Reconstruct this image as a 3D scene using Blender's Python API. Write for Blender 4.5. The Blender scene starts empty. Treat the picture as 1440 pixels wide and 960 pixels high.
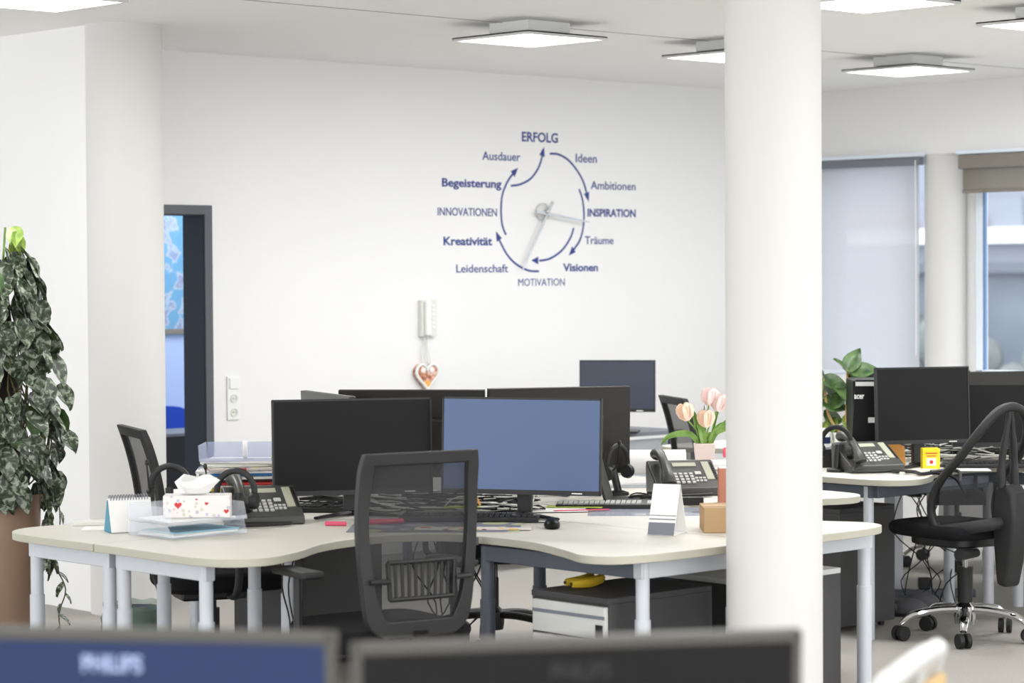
import bpy, math, random
from mathutils import Vector, Matrix, Euler
random.seed(7)
R = math.radians
sc = bpy.context.scene
COL = sc.collection

# ---------------------------------------------------------------- camera, world, exposure
PHI = R(43.2)                       # the view runs diagonally through the room
cam_d = bpy.data.cameras.new('camera'); cam = bpy.data.objects.new('camera', cam_d); COL.objects.link(cam)
cam_d.lens = 87.5; cam_d.sensor_width = 36; cam_d.clip_end = 500; cam_d.clip_start = 0.05
F0 = Vector((math.sin(PHI), math.cos(PHI), 0)); R0 = Vector((math.cos(PHI), -math.sin(PHI), 0)); U0 = Vector((0, 0, 1))
_p, _r = R(1.55), 0.006
Fv = F0*math.cos(_p) - U0*math.sin(_p); Uv = U0*math.cos(_p) + F0*math.sin(_p)
rv = R0*math.cos(_r) - Uv*math.sin(_r); uv = Uv*math.cos(_r) + R0*math.sin(_r)
cam.matrix_world = Matrix(((rv.x, uv.x, -Fv.x, 0), (rv.y, uv.y, -Fv.y, 0), (rv.z, uv.z, -Fv.z, 1.65), (0, 0, 0, 1)))
cam_d.dof.use_dof = True; cam_d.dof.focus_distance = 10.2; cam_d.dof.aperture_fstop = 3.6
sc.camera = cam
w = bpy.data.worlds.new('overcast_sky'); sc.world = w; w.use_nodes = True
bg = w.node_tree.nodes['Background']; bg.inputs[0].default_value = (0.95, 0.975, 1.0, 1); bg.inputs[1].default_value = 0.85
sc.view_settings.view_transform = 'Standard'; sc.view_settings.look = 'None'; sc.view_settings.gamma = 1
sc.view_settings.use_curve_mapping = False
sc.view_settings.exposure = 1.82
LAMP = 7.0                         # watts of each ceiling panel

# ---------------------------------------------------------------- materials
def lin(c): return tuple((x/255/12.92 if x/255 <= .04045 else ((x/255+.055)/1.055)**2.4) for x in c)
def nodes(m): m.use_nodes = True; return m.node_tree.nodes, m.node_tree.links, m.node_tree.nodes['Principled BSDF']
def mat(name, rgb, rough=.5, metal=0, var=.04, scale=20, bump=0, bscale=200, spec=.5, coat=0, emit=None, estr=0):
    """Procedural base: colour varied by noise, optional noise bump."""
    m = bpy.data.materials.new(name); N, L, b = nodes(m)
    c = lin(rgb)
    tc = N.new('ShaderNodeTexCoord'); nz = N.new('ShaderNodeTexNoise'); nz.inputs['Scale'].default_value = scale; nz.inputs['Detail'].default_value = 3
    L.new(tc.outputs['Object'], nz.inputs['Vector'])
    mx = N.new('ShaderNodeMix'); mx.data_type = 'RGBA'
    mx.inputs[6].default_value = tuple(max(0, v*(1-var)) for v in c)+(1,); mx.inputs[7].default_value = tuple(min(1, v*(1+var)) for v in c)+(1,)
    L.new(nz.outputs['Fac'], mx.inputs[0]); L.new(mx.outputs[2], b.inputs['Base Color'])
    b.inputs['Roughness'].default_value = rough; b.inputs['Metallic'].default_value = metal
    b.inputs['Specular IOR Level'].default_value = spec; b.inputs['Coat Weight'].default_value = coat
    if bump:
        n2 = N.new('ShaderNodeTexNoise'); n2.inputs['Scale'].default_value = bscale; n2.inputs['Detail'].default_value = 4
        L.new(tc.outputs['Object'], n2.inputs['Vector'])
        bp = N.new('ShaderNodeBump'); bp.inputs['Strength'].default_value = bump; bp.inputs['Distance'].default_value = .01
        L.new(n2.outputs['Fac'], bp.inputs['Height']); L.new(bp.outputs['Normal'], b.inputs['Normal'])
    if emit:
        b.inputs['Emission Color'].default_value = lin(emit)+(1,); b.inputs['Emission Strength'].default_value = estr
    return m
def see_through(name, rgb, alpha, rough=.3, weave=0):
    """Part transparent, part diffuse (mesh fabric, blinds, acrylic)."""
    m = bpy.data.materials.new(name); N, L, b = nodes(m)
    b.inputs['Base Color'].default_value = lin(rgb)+(1,); b.inputs['Roughness'].default_value = rough
    if weave:
        tc = N.new('ShaderNodeTexCoord'); nz = N.new('ShaderNodeTexNoise'); nz.inputs['Scale'].default_value = weave
        L.new(tc.outputs['Object'], nz.inputs['Vector'])
        mr = N.new('ShaderNodeMapRange'); mr.inputs['To Min'].default_value = max(0, alpha-.06); mr.inputs['To Max'].default_value = min(1, alpha+.06)
        L.new(nz.outputs['Fac'], mr.inputs['Value']); L.new(mr.outputs[0], b.inputs['Alpha'])
    else: b.inputs['Alpha'].default_value = alpha
    return m
def blind_mat(name, rgb, alpha):
    m = bpy.data.materials.new(name); N, L, b = nodes(m)
    out = N['Material Output']; N.remove(b)
    tc = N.new('ShaderNodeTexCoord'); wv = N.new('ShaderNodeTexNoise'); wv.inputs['Scale'].default_value = 60
    L.new(tc.outputs['Object'], wv.inputs['Vector'])
    mr = N.new('ShaderNodeMapRange'); mr.inputs['To Min'].default_value = alpha-.03; mr.inputs['To Max'].default_value = alpha+.03
    L.new(wv.outputs['Fac'], mr.inputs['Value'])
    d = N.new('ShaderNodeBsdfDiffuse'); d.inputs[0].default_value = lin(rgb)+(1,)
    t = N.new('ShaderNodeBsdfTranslucent'); t.inputs[0].default_value = lin(rgb)+(1,)
    a = N.new('ShaderNodeMixShader'); a.inputs[0].default_value = .7; L.new(d.outputs[0], a.inputs[1]); L.new(t.outputs[0], a.inputs[2])
    tr = N.new('ShaderNodeBsdfTransparent'); x = N.new('ShaderNodeMixShader')
    L.new(mr.outputs[0], x.inputs[0]); L.new(tr.outputs[0], x.inputs[1]); L.new(a.outputs[0], x.inputs[2]); L.new(x.outputs[0], out.inputs[0])
    return m
def carpet():
    m = mat('carpet', (176, 172, 165), .95, var=.25, scale=160, bump=.6, bscale=500, spec=.1)
    return m
def ramp_mat(name, stops, scale=8, rough=.5, detail=5, dist=0, rnd=False):
    m = bpy.data.materials.new(name); N, L, b = nodes(m)
    tc = N.new('ShaderNodeTexCoord'); nz = N.new('ShaderNodeTexNoise'); nz.inputs['Scale'].default_value = scale; nz.inputs['Detail'].default_value = detail
    nz.inputs['Distortion'].default_value = dist
    if rnd:
        oi = N.new('ShaderNodeObjectInfo'); ad = N.new('ShaderNodeVectorMath'); ad.operation = 'ADD'
        sc_ = N.new('ShaderNodeMath'); sc_.operation = 'MULTIPLY'; sc_.inputs[1].default_value = 37.0
        L.new(oi.outputs['Random'], sc_.inputs[0]); L.new(tc.outputs['Object'], ad.inputs[0]); L.new(sc_.outputs[0], ad.inputs[1]); L.new(ad.outputs[0], nz.inputs['Vector'])
    else: L.new(tc.outputs['Object'], nz.inputs['Vector'])
    cr = N.new('ShaderNodeValToRGB'); e = cr.color_ramp.elements
    while len(e) < len(stops): e.new(.5)
    for i, (p, c) in enumerate(stops): e[i].position = p; e[i].color = lin(c)+(1,)
    L.new(nz.outputs['Fac'], cr.inputs[0]); L.new(cr.outputs[0], b.inputs['Base Color']); b.inputs['Roughness'].default_value = rough
    return m
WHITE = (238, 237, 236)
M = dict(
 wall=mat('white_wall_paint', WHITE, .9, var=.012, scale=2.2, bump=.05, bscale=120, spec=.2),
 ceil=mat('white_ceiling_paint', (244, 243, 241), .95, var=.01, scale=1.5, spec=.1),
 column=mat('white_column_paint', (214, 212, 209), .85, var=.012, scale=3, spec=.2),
 joint=mat('grey_joint_filler', (150, 148, 145), .9),  # grey line of the ceiling board joint
 carpet=carpet(),
 desk=mat('light_desk_laminate', (222, 218, 207), .42, var=.02, scale=14, bump=.02),
 rim=mat('desk_rim', (180, 177, 162), .5, var=.02),
 leg=mat('light_grey_powder_coat', (200, 204, 210), .38, var=.02, metal=.1),
 dleg=mat('dark_grey_and_shaded_powder_coat', (84, 90, 100), .45, var=.04),  # also the light grey inner legs and beams with shade painted in
 dark=mat('dark_grey_laminate', (62, 61, 62), .6, var=.05, scale=9),
 dfront=mat('light_grey_drawer_front', (205, 205, 202), .5, var=.03),
 black=mat('black_plastic', (18, 18, 19), .42, var=.1),
 black2=mat('charcoal_plastic', (30, 30, 31), .55, var=.08, bump=.05, bscale=600),
 fabric=mat('black_fabric', (26, 26, 28), .95, var=.25, scale=300, bump=.3, bscale=700, spec=.15),
 screen=mat('black_screen', (15, 15, 16), .38, var=.03, spec=.18),
 bluescreen=mat('blue_reflection_screen', (14, 18, 30), .35, var=.02, emit=(93, 117, 163), estr=.20),  # sky reflection on the screen put in as even blue emission
 dimscreen=mat('dim_slate_screen', (20, 24, 34), .3, var=.02, emit=(66, 76, 96), estr=.13),
 brushed=mat('brushed_charcoal_shell', (38, 36, 33), .46, var=.08, scale=6, metal=.2),
 bluegrey=mat('slate_blue_print_and_reflection', (34, 46, 80), .55, var=.05, scale=3, spec=.2),  # on the monitor back, a blue reflection painted into the shell
 bevelgrey=mat('warm_grey_shell_and_lit_rim', (66, 64, 59), .5, var=.03),
 silver=mat('silver_metal', (190, 192, 195), .25, metal=.9, var=.02),
 chrome=mat('chrome', (225, 226, 228), .06, metal=1, var=.01),
 white=mat('white_plastic', (240, 240, 237), .4, var=.01),
 offwhite=mat('offwhite_plastic', (226, 226, 218), .4, var=.02),
 paper=mat('white_paper', (242, 241, 238), .8, var=.02),
 acrylic=see_through('clear_acrylic', (235, 240, 248), .24, .08),
 acrylic2=see_through('smoky_blue_acrylic', (200, 208, 232), .42, .08),
 mesh=see_through('black_mesh_fabric', (46, 46, 48), .76, .8, weave=900),
 mesh2=see_through('open_black_mesh', (34, 34, 36), .3, .8, weave=600),
 decal=mat('navy_vinyl', (40, 60, 132), .5, var=.03),
 doorframe=mat('anthracite_door_frame', (84, 88, 93), .5, var=.03),
 doorjamb=mat('dark_door_jamb', (48, 53, 60), .5, var=.03),  # darker grey of the jamb inside the opening
 bluelit_wall=mat('wall_paint_blue_daylight', (178, 199, 240), .9, var=.01),  # bluish daylight painted into the far wall colour
 bluechair=mat('royal_blue_plastic', (18, 72, 190), .4, var=.03),
 planter=mat('bronze_brown_planter', (158, 130, 110), .45, var=.08, scale=5, metal=.15),
 soil=mat('dark_soil', (52, 40, 32), .95, var=.3, scale=60),
 pothos=ramp_mat('silver_marbled_leaf', [(.38, (38, 52, 32)), (.5, (74, 88, 66)), (.6, (160, 168, 150))], 55, .38, 4, .6, True),
 limeleaf=ramp_mat('lime_leaf', [(.35, (104, 132, 48)), (.6, (146, 168, 80))], 25, .4, 3, 0, True),
 greenleaf=ramp_mat('deep_green_leaf', [(.3, (40, 68, 34)), (.65, (92, 124, 66))], 20, .35, 3, 0, True),
 tulipleaf=ramp_mat('tulip_leaf', [(.3, (92, 134, 52)), (.7, (150, 186, 100))], 18, .4, 3),
 stem=mat('woody_vine', (96, 96, 62), .7, var=.2),
 tulip1=ramp_mat('pale_pink_petal', [(.3, (250, 220, 214)), (.7, (254, 240, 236))], 30, .5),
 tulip2=ramp_mat('peach_petal', [(.3, (251, 216, 188)), (.7, (254, 236, 220))], 30, .5),
 pink=mat('hot_pink', (226, 90, 120), .5), magenta=mat('magenta_card', (214, 40, 100), .5),
 red=mat('red_card', (206, 50, 52), .5), cardboard=mat('brown_cardboard', (180, 148, 108), .8, var=.05, scale=12),
 terracotta=mat('terracotta_folder', (204, 134, 108), .65, var=.05),
 yellow=mat('yellow_card', (240, 212, 30), .5), banana=mat('ripe_banana', (206, 172, 40), .5, var=.15, scale=30),
 bananatip=mat('banana_tip', (60, 48, 24), .7),
 orange=mat('orange_note', (246, 176, 92), .7), teal=mat('teal_card', (50, 134, 160), .55),
 lime=mat('lime_card', (176, 196, 70), .6), bluecard=mat('bright_blue_card', (40, 130, 200), .5),
 lcd=mat('greenish_display', (176, 178, 158), .3, var=.03), keys=mat('pale_phone_keys', (196, 196, 190), .4),
 phone=mat('graphite_phone', (62, 62, 58), .4, var=.04), ppaper=mat('pale_pink_pot', (232, 214, 208), .5),
 ginger=ramp_mat('gingerbread', [(.35, (150, 84, 52)), (.5, (206, 140, 110)), (.6, (238, 206, 190))], 45, .6),
 icing=mat('white_icing', (236, 240, 236), .6), bag=see_through('crinkled_green_liner', (130, 158, 140), .55, .15),
 glass=see_through('window_glass', (200, 215, 235), .06, .02),
 winframe=mat('white_window_frame', (226, 234, 244), .4, var=.01),
 winframe2=mat('blue_grey_window_gasket', (96, 128, 168), .4, var=.02),
 blind=blind_mat('grey_screen_blind', (218, 220, 224), .76), blind2=blind_mat('taupe_screen_blind', (168, 162, 150), .82),
 cassette=mat('taupe_blind_cassette', (128, 122, 114), .6, var=.03), slate=mat('slate_rail', (118, 122, 130), .5),
 panel=mat('light_panel', (255, 255, 255), .5, var=0, emit=(255, 253, 249), estr=1.8),
 alu=mat('satin_aluminium', (205, 205, 204), .45, metal=.2, var=.02),
 rubber=mat('black_rubber', (20, 20, 21), .6), slipper=mat('grey_felt', (96, 94, 98), .95, var=.2, scale=90, bump=.4),
 slipperin=mat('dusty_pink_lining', (186, 160, 158), .95),
 logolight=mat('pale_logo_print', (150, 165, 200), .5), logodark=mat('dim_logo_print', (22, 22, 24), .6),
 paleteal=mat('pale_teal_folder', (150, 190, 206), .5),
 fgdark=mat('smooth_charcoal_shell', (16, 16, 17), .6, var=.05, spec=.2),
 beige=mat('beige_wood', (206, 170, 112), .5, var=.1),
)
def print_mat(name, base, spots, scale=30, thr=.12, rough=.6):
    """Printed pattern of small coloured dots (flat print)."""
    m = bpy.data.materials.new(name); N, L, b = nodes(m)
    tc = N.new('ShaderNodeTexCoord'); v = N.new('ShaderNodeTexVoronoi'); v.inputs['Scale'].default_value = scale
    L.new(tc.outputs['Object'], v.inputs['Vector'])
    lt = N.new('ShaderNodeMath'); lt.operation = 'LESS_THAN'; lt.inputs[1].default_value = thr; L.new(v.outputs['Distance'], lt.inputs[0])
    cr = N.new('ShaderNodeValToRGB'); cr.color_ramp.interpolation = 'CONSTANT'; e = cr.color_ramp.elements
    while len(e) < len(spots): e.new(.5)
    for i, c in enumerate(spots): e[i].position = i/len(spots); e[i].color = lin(c)+(1,)
    sp = N.new('ShaderNodeSeparateColor'); L.new(v.outputs['Color'], sp.inputs[0]); L.new(sp.outputs[0], cr.inputs[0])
    mx = N.new('ShaderNodeMix'); mx.data_type = 'RGBA'; mx.inputs[6].default_value = lin(base)+(1,)
    L.new(lt.outputs[0], mx.inputs[0]); L.new(cr.outputs[0], mx.inputs[7]); L.new(mx.outputs[2], b.inputs['Base Color'])
    b.inputs['Roughness'].default_value = rough
    return m
M['tissue'] = print_mat('tissue_box_print', (238, 232, 228), [(196, 196, 210), (222, 205, 205), (205, 200, 222), (214, 210, 200)], 45, .3)
M['cover'] = print_mat('magazine_print', (222, 214, 206), [(190, 60, 70), (230, 190, 80), (90, 100, 140), (240, 236, 230), (90, 60, 50)], 22, .4)
M['deskmat'] = print_mat('desk_pad_print', (128, 130, 140), [(170, 170, 176), (110, 114, 126), (186, 190, 150)], 9, .45)
M['map'] = ramp_mat('map_print', [(0, (88, 148, 190)), (.5, (108, 162, 200)), (.53, (176, 190, 208)), (.6, (130, 146, 184)), (.68, (184, 176, 190)), (.8, (150, 160, 190))], 7.5, .5, 10, .0)

# ---------------------------------------------------------------- mesh helpers
class MB:
    def __init__(s): s.v = []; s.f = []; s.m = []; s.cur = 0
    def add(s, vs, fs, T=None):
        o = len(s.v); s.v += [tuple(T @ Vector(v)) if T else tuple(v) for v in vs]
        s.f += [tuple(i+o for i in f) for f in fs]; s.m += [s.cur]*len(fs); return s
    def box(s, c, d, rot=None):
        x, y, z = d[0]/2, d[1]/2, d[2]/2
        T = Matrix.Translation(c) @ (Euler(rot).to_matrix().to_4x4() if rot else Matrix())
        return s.add([(-x,-y,-z),(x,-y,-z),(x,y,-z),(-x,y,-z),(-x,-y,z),(x,-y,z),(x,y,z),(-x,y,z)],
                     [(0,3,2,1),(4,5,6,7),(0,1,5,4),(1,2,6,5),(2,3,7,6),(3,0,4,7)], T)
    def b2(s, a, b): return s.box([(a[i]+b[i])/2 for i in range(3)], [abs(b[i]-a[i]) for i in range(3)])
    def prism(s, poly, z0, z1, T=None):
        n = len(poly); vs = [(x, y, z0) for x, y in poly]+[(x, y, z1) for x, y in poly]
        fs = [tuple(range(n-1, -1, -1)), tuple(range(n, 2*n))]+[(i, (i+1) % n, (i+1) % n+n, i+n) for i in range(n)]
        return s.add(vs, fs, T)
    def tube(s, pts, r, n=8, cap=True, flat=1.0):
        pts = [Vector(p) for p in pts]; k = len(pts); rs = r if isinstance(r, (list, tuple)) else [r]*k
        up = None; rings = []
        for i, p in enumerate(pts):
            t = (pts[min(i+1, k-1)]-pts[max(i-1, 0)]).normalized()
            if up is None:
                up = Vector((0, 0, 1)) if abs(t.z) < .9 else Vector((1, 0, 0))
            up = (up - t*up.dot(t)).normalized(); sd = t.cross(up)
            rings.append([p+(sd*math.cos(2*math.pi*j/n)+up*math.sin(2*math.pi*j/n)*flat)*rs[i] for j in range(n)])
        vs = [v for q in rings for v in q]; fs = []
        for i in range(k-1):
            for j in range(n): fs.append((i*n+j, i*n+(j+1) % n, (i+1)*n+(j+1) % n, (i+1)*n+j))
        if cap: fs += [tuple(range(n-1, -1, -1)), tuple(range((k-1)*n, k*n))]
        return s.add(vs, fs)
    def lathe(s, prof, n=24, c=(0, 0, 0), T=None):
        vs = []; fs = []; k = len(prof)
        for r, z in prof:
            for j in range(n): a = 2*math.pi*j/n; vs.append((c[0]+r*math.cos(a), c[1]+r*math.sin(a), c[2]+z))
        for i in range(k-1):
            for j in range(n): fs.append((i*n+j, i*n+(j+1) % n, (i+1)*n+(j+1) % n, (i+1)*n+j))
        fs += [tuple(range(n-1, -1, -1)), tuple(range((k-1)*n, k*n))]
        return s.add(vs, fs, T)
    def ell(s, c, r, n=12, k=8, T=None):
        prof = [(max(1e-4, math.sin(math.pi*i/k)), -math.cos(math.pi*i/k)) for i in range(k+1)]
        TT = (T or Matrix()) @ Matrix.Translation(c) @ Matrix.Diagonal((r[0], r[1], r[2], 1))
        return s.lathe(prof, n, T=TT)
    def mesh(s, name, mats, smooth=False):
        me = bpy.data.meshes.new(name); me.from_pydata(s.v, [], s.f)
        mats = mats if isinstance(mats, (list, tuple)) else [mats]
        for m in mats: me.materials.append(m)
        if len(mats) > 1: me.polygons.foreach_set('material_index', s.m)
        if smooth:
            me.polygons.foreach_set('use_smooth', [True]*len(me.polygons)); me.set_sharp_from_angle(angle=R(38))
        me.update(); return me
def obj(name, mb, mats, parent=None, bevel=0, smooth=True, label=None, seg=2):
    me = mb if isinstance(mb, bpy.types.Mesh) else mb.mesh(name, mats, smooth)
    o = bpy.data.objects.new(name, me); COL.objects.link(o)
    if parent: o.parent = parent
    if bevel:
        bv = o.modifiers.new('bevel', 'BEVEL'); bv.width = bevel; bv.segments = seg; bv.limit_method = 'ANGLE'; bv.angle_limit = R(40); bv.harden_normals = True
    if label: o['label'] = label
    return o
def tag(o, label, cat, group=None, kind=None):
    o['label'] = label; o['category'] = cat
    if group: o['group'] = group
    if kind: o['kind'] = kind
    return o
def thing(name, label, cat, loc=(0, 0, 0), rz=0, group=None):
    o = bpy.data.objects.new(name, None); COL.objects.link(o); o.location = loc; o.rotation_euler = (0, 0, R(rz)); o.empty_display_size = .1
    return tag(o, label, cat, group)
def struct(name, mb, m, parent=None, smooth=False, bevel=0, label=None):
    o = obj(name, mb, m, parent, smooth=smooth, bevel=bevel); o['kind'] = 'structure'
    if label: o['label'] = label
    return o
def copy_tree(o, parent=None):
    c = o.copy(); COL.objects.link(c); c.parent = parent
    for ch in list(o.children): copy_tree(ch, c)
    return c
def smoothline(p, n=6, closed=False):
    """Catmull-Rom through points of any dimension."""
    k = len(p); out = []
    for i in range(k if closed else k-1):
        a, b, c, d = (p[(i-1) % k], p[i], p[(i+1) % k], p[(i+2) % k]) if closed else (p[max(i-1, 0)], p[i], p[i+1], p[min(i+2, k-1)])
        for j in range(n):
            t = j/n
            out.append(tuple(.5*(2*b[q]+(c[q]-a[q])*t+(2*a[q]-5*b[q]+4*c[q]-d[q])*t*t+(3*b[q]-a[q]-3*c[q]+d[q])*t**3) for q in range(len(b))))
    if not closed: out.append(tuple(p[-1]))
    return out
def cable(name, pts, r=.003, m='rubber', n=6, parent=None):
    return obj(name, MB().tube(smoothline(pts, 5), r, n), M[m], parent)
def text(name, body, m, parent, T, size=.1, bold=0, width=None, ext=.0006, align='CENTER', shear=0):
    """Lettering as real thin geometry. T places it: x along the line, y up, z out of the surface."""
    cu = bpy.data.curves.new(name, 'FONT'); cu.body = body; cu.size = size; cu.extrude = ext; cu.offset = bold; cu.align_x = align; cu.shear = shear
    cu.resolution_u = 3
    to = bpy.data.objects.new(name, cu); COL.objects.link(to)
    dg = bpy.context.evaluated_depsgraph_get(); me = bpy.data.meshes.new_from_object(to.evaluated_get(dg))
    bpy.data.objects.remove(to); bpy.data.curves.remove(cu)
    xs = [v.co.x for v in me.vertices]; x0, x1 = min(xs), max(xs)
    if width:
        s = width/(x1-x0); cx = (x0+x1)/2 if align == 'CENTER' else x0
        for v in me.vertices: v.co.x = (v.co.x-cx)*s
    me.transform(T); me.materials.clear(); me.materials.append(M[m]); me.name = name
    o = bpy.data.objects.new(name, me); COL.objects.link(o); o.parent = parent
    return o
def frameT(origin, x, y):
    x = Vector(x).normalized(); y = Vector(y).normalized(); z = x.cross(y)
    return Matrix(((x.x, y.x, z.x, origin[0]), (x.y, y.y, z.y, origin[1]), (x.z, y.z, z.z, origin[2]), (0, 0, 0, 1)))

# ---------------------------------------------------------------- the room
CE = 2.88; YB = 11.2; XR = 13.2; XL = 6.85
struct('floor', MB().b2((-2.2, -3.2, -.1), (XR+.3, 15, 0)), M['carpet'])
struct('ceiling', MB().b2((-2.2, -3.2, CE), (XR+.3, 15, CE+.1)), M['ceil'])
# back wall with the doorway (clear opening x 7.35..8.13)
struct('wall_back', MB().b2((XL+.02, YB, 0), (7.29, YB+.12, CE)).b2((8.235, YB, 0), (XR, YB+.12, CE)).b2((7.29, YB, 2.04), (8.235, YB+.12, CE)), M['wall'])
struct('wall_left', MB().b2((XL, 10.3, 0), (XL+.15, 15, CE)), M['wall'])
W1 = (10.09, 10.97); W2 = (8.7, 9.80); SILL = .95; HEAD = 2.42
wr = MB().b2((XR, 8.0, 0), (XR+.3, YB+.12, SILL)).b2((XR, 8.0, HEAD), (XR+.3, YB+.12, CE))
wr.b2((XR, W1[1], SILL), (XR+.3, YB+.12, HEAD)).b2((XR+.24, W2[1], SILL), (XR+.3, W1[0], HEAD))
MOREW = [(y, y+1.2) for y in (7.2, 5.7, 4.2, 2.7, 1.2, -.3, -1.8)]     # the window row goes on past the frame
wr.b2((XR, -3.2, 0), (XR+.3, 8.0, SILL)).b2((XR, -3.2, HEAD), (XR+.3, 8.0, CE)).b2((XR, -3.2, SILL), (XR+.3, -1.8, HEAD)).b2((XR, 8.4, SILL), (XR+.3, 8.7, HEAD))
for y0, y1 in MOREW[1:]: wr.b2((XR, y1, SILL), (XR+.3, y1+.3, HEAD))
struct('wall_right', wr, M['wall'])
wre = MB().b2((-2.2, 15, 0), (XL+.15, 15.2, .3)).b2((-2.2, 15, 2.7), (XL+.15, 15.2, CE))     # glazed end of the office, left of the frame
for i in range(6): wre.b2((-2.2+i*1.8, 15, .3), (-2.1+i*1.8, 15.2, 2.7))
wre_ = struct('wall_rear', wre, M['wall']); struct('pane', MB().b2((-2.1, 15.08, .3), (XL, 15.09, 2.7)), M['glass'], wre_)
# room beyond the doorway
struct('wall_far', MB().b2((7.0, 13.6, 0), (12.5, 13.7, CE)), M['bluelit_wall'])
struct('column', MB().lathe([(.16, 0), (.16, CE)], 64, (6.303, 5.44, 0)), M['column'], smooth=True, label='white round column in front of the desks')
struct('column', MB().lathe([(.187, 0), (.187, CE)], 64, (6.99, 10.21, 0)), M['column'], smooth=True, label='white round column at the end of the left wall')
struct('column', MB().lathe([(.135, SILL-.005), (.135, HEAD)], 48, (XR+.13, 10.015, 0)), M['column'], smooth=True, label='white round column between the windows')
cj = MB()
for y in (8.93,): cj.b2((XL-3, y-.005, CE-.0015), (XR, y+.005, CE+.0005))
struct('trim_1', cj, M['joint'], label='ceiling board joint')
struct('trim_2', MB().b2((XR-.22, 8.0, SILL-.04), (XR, YB, SILL-.005)), M['white'], bevel=.004, label='white window sill')
df = struct('door_1', MB().b2((7.29, YB-.012, 0), (7.35, YB-.001, 2.04)).b2((8.185, YB-.012, 0), (8.235, YB-.001, 1.99)).b2((7.35, YB-.012, 1.99), (8.235, YB-.001, 2.04)), M['doorframe'], label='anthracite door frame')
struct('door_jamb', MB().b2((8.18, YB, 0), (8.234, YB+.19, 2.039)).b2((7.291, YB, 1.985), (8.18, YB+.19, 2.039)).b2((7.291, YB, 0), (7.35, YB+.19, 1.985)), M['doorjamb'], df)
def window(i, y0, y1, split=None):
    wn = MB(); x0, x1 = XR+.17, XR+.23; t = .055
    wn.b2((x0, y0, SILL), (x1, y0+t, HEAD)).b2((x0, y1-t, SILL), (x1, y1, HEAD)).b2((x0, y0, SILL), (x1, y1, SILL+t)).b2((x0, y0, HEAD-t), (x1, y1, HEAD))
    o = struct('window_%d' % i, wn, M['winframe'], bevel=.004)
    struct('pane', MB().b2((XR+.195, y0+t, SILL+t), (XR+.202, y1-t, HEAD-t)), M['glass'], o)
    g = .014
    q = MB().b2((x0+.004, y0+t, SILL+t), (x0+.03, y0+t+g, HEAD-t)).b2((x0+.004, y1-t-g, SILL+t), (x0+.03, y1-t, HEAD-t))
    struct('gasket', q, M['winframe2'], o)
window(1, *W1); window(2, *W2)
for i, yy in enumerate(MOREW): window(3+i, *yy)

# ceiling light panels
def light_panel(x, y, label):
    t = thing('ceiling_light', label, 'ceiling light', (x, y, 0), 0, 'square ceiling panels')
    h = .27
    fr = MB()
    for a, b in (((-h, -h), (h, -h+.018)), ((-h, h-.018), (h, h)), ((-h, -h+.018), (-h+.018, h-.018)), ((h-.018, -h+.018), (h, h-.018))):
        fr.b2((a[0], a[1], 2.795), (b[0], b[1], 2.812))
    fr.b2((-h, -h, 2.806), (h, h, 2.812))
    obj('frame', fr, M['alu'], t, smooth=False)
    obj('diffuser', MB().b2((-h+.019, -h+.019, 2.798), (h-.019, h-.019, 2.805)), M['panel'], t, smooth=False)
    obj('mounting_box', MB().b2((-.14, -.14, 2.83), (.14, .14, CE)).b2((-.11, -.11, 2.812), (.11, .11, 2.83)), M['white'], t, smooth=False)
    ld = bpy.data.lights.new('panel_lamp', 'AREA'); ld.shape = 'SQUARE'; ld.size = .5; ld.energy = LAMP; ld.color = (.97, .985, 1)
    lo = bpy.data.objects.new('panel_lamp', ld); COL.objects.link(lo); lo.location = (0, 0, 2.79); lo.parent = t
    return t
for (x, y, l) in ((8.47, 8.88, 'lit square ceiling panel above the wall lettering'), (9.97, 8.88, 'lit square ceiling panel half hidden by the large column'),
                  (11.47, 8.88, 'lit square ceiling panel nearest the windows, farthest right one seen whole'),
                  (5.72, 8.98, 'lit square ceiling panel cut off by the top left corner'), (8.47, 6.75, 'lit square ceiling panel cut off at the top right of the column'),
                  (9.85, 6.75, 'lit square ceiling panel cut off by the right edge')):
    light_panel(x, y, l)
for y in (4.0, 1.2, -1.4):          # the rows that go on over the rest of the office
    for x in (-1.2, 1.6, 4.4, 7.2, 10.0): light_panel(x, y, 'lit square ceiling panel over the office behind the view')

# ---------------------------------------------------------------- wall lettering and clock
wl = thing('wall_lettering', 'navy blue circle of German words and curved arrows on the white wall', 'wall decal', (10.78, YB, 0))
WORDS = [('ERFOLG', 10.611, 10.922, 2.472, 0.058, 1), ('Ausdauer', 10.277, 10.596, 2.348, 0.052, 0), ('Ideen', 11.078, 11.266, 2.355, 0.054, 0),
 ('Begeisterung', 9.947, 10.435, 2.18, 0.049, 1), ('Ambitionen', 11.211, 11.62, 2.187, 0.052, 0), ('INNOVATIONEN', 9.911, 10.396, 2.005, 0.048, 0),
 ('INSPIRATION', 11.181, 11.621, 2.014, 0.048, 1), ('Kreativität', 9.956, 10.355, 1.828, 0.049, 1), ('Träume', 11.156, 11.415, 1.838, 0.05, 0),
 ('Leidenschaft', 10.058, 10.487, 1.662, 0.048, 0), ('Visionen', 10.961, 11.272, 1.667, 0.047, 1), ('MOTIVATION', 10.573, 10.975, 1.576, 0.046, 0)]
for b, x0, x1, z, h, bold in WORDS:
    T = frameT(((x0+x1)/2-10.78, -.0012, z), (1, 0, 0), (0, 0, 1))
    text('word', b, 'decal', wl, T, size=h/.70, bold=.0019 if bold else (0 if b[0] == 'M' else .0006), width=x1-x0)
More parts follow.
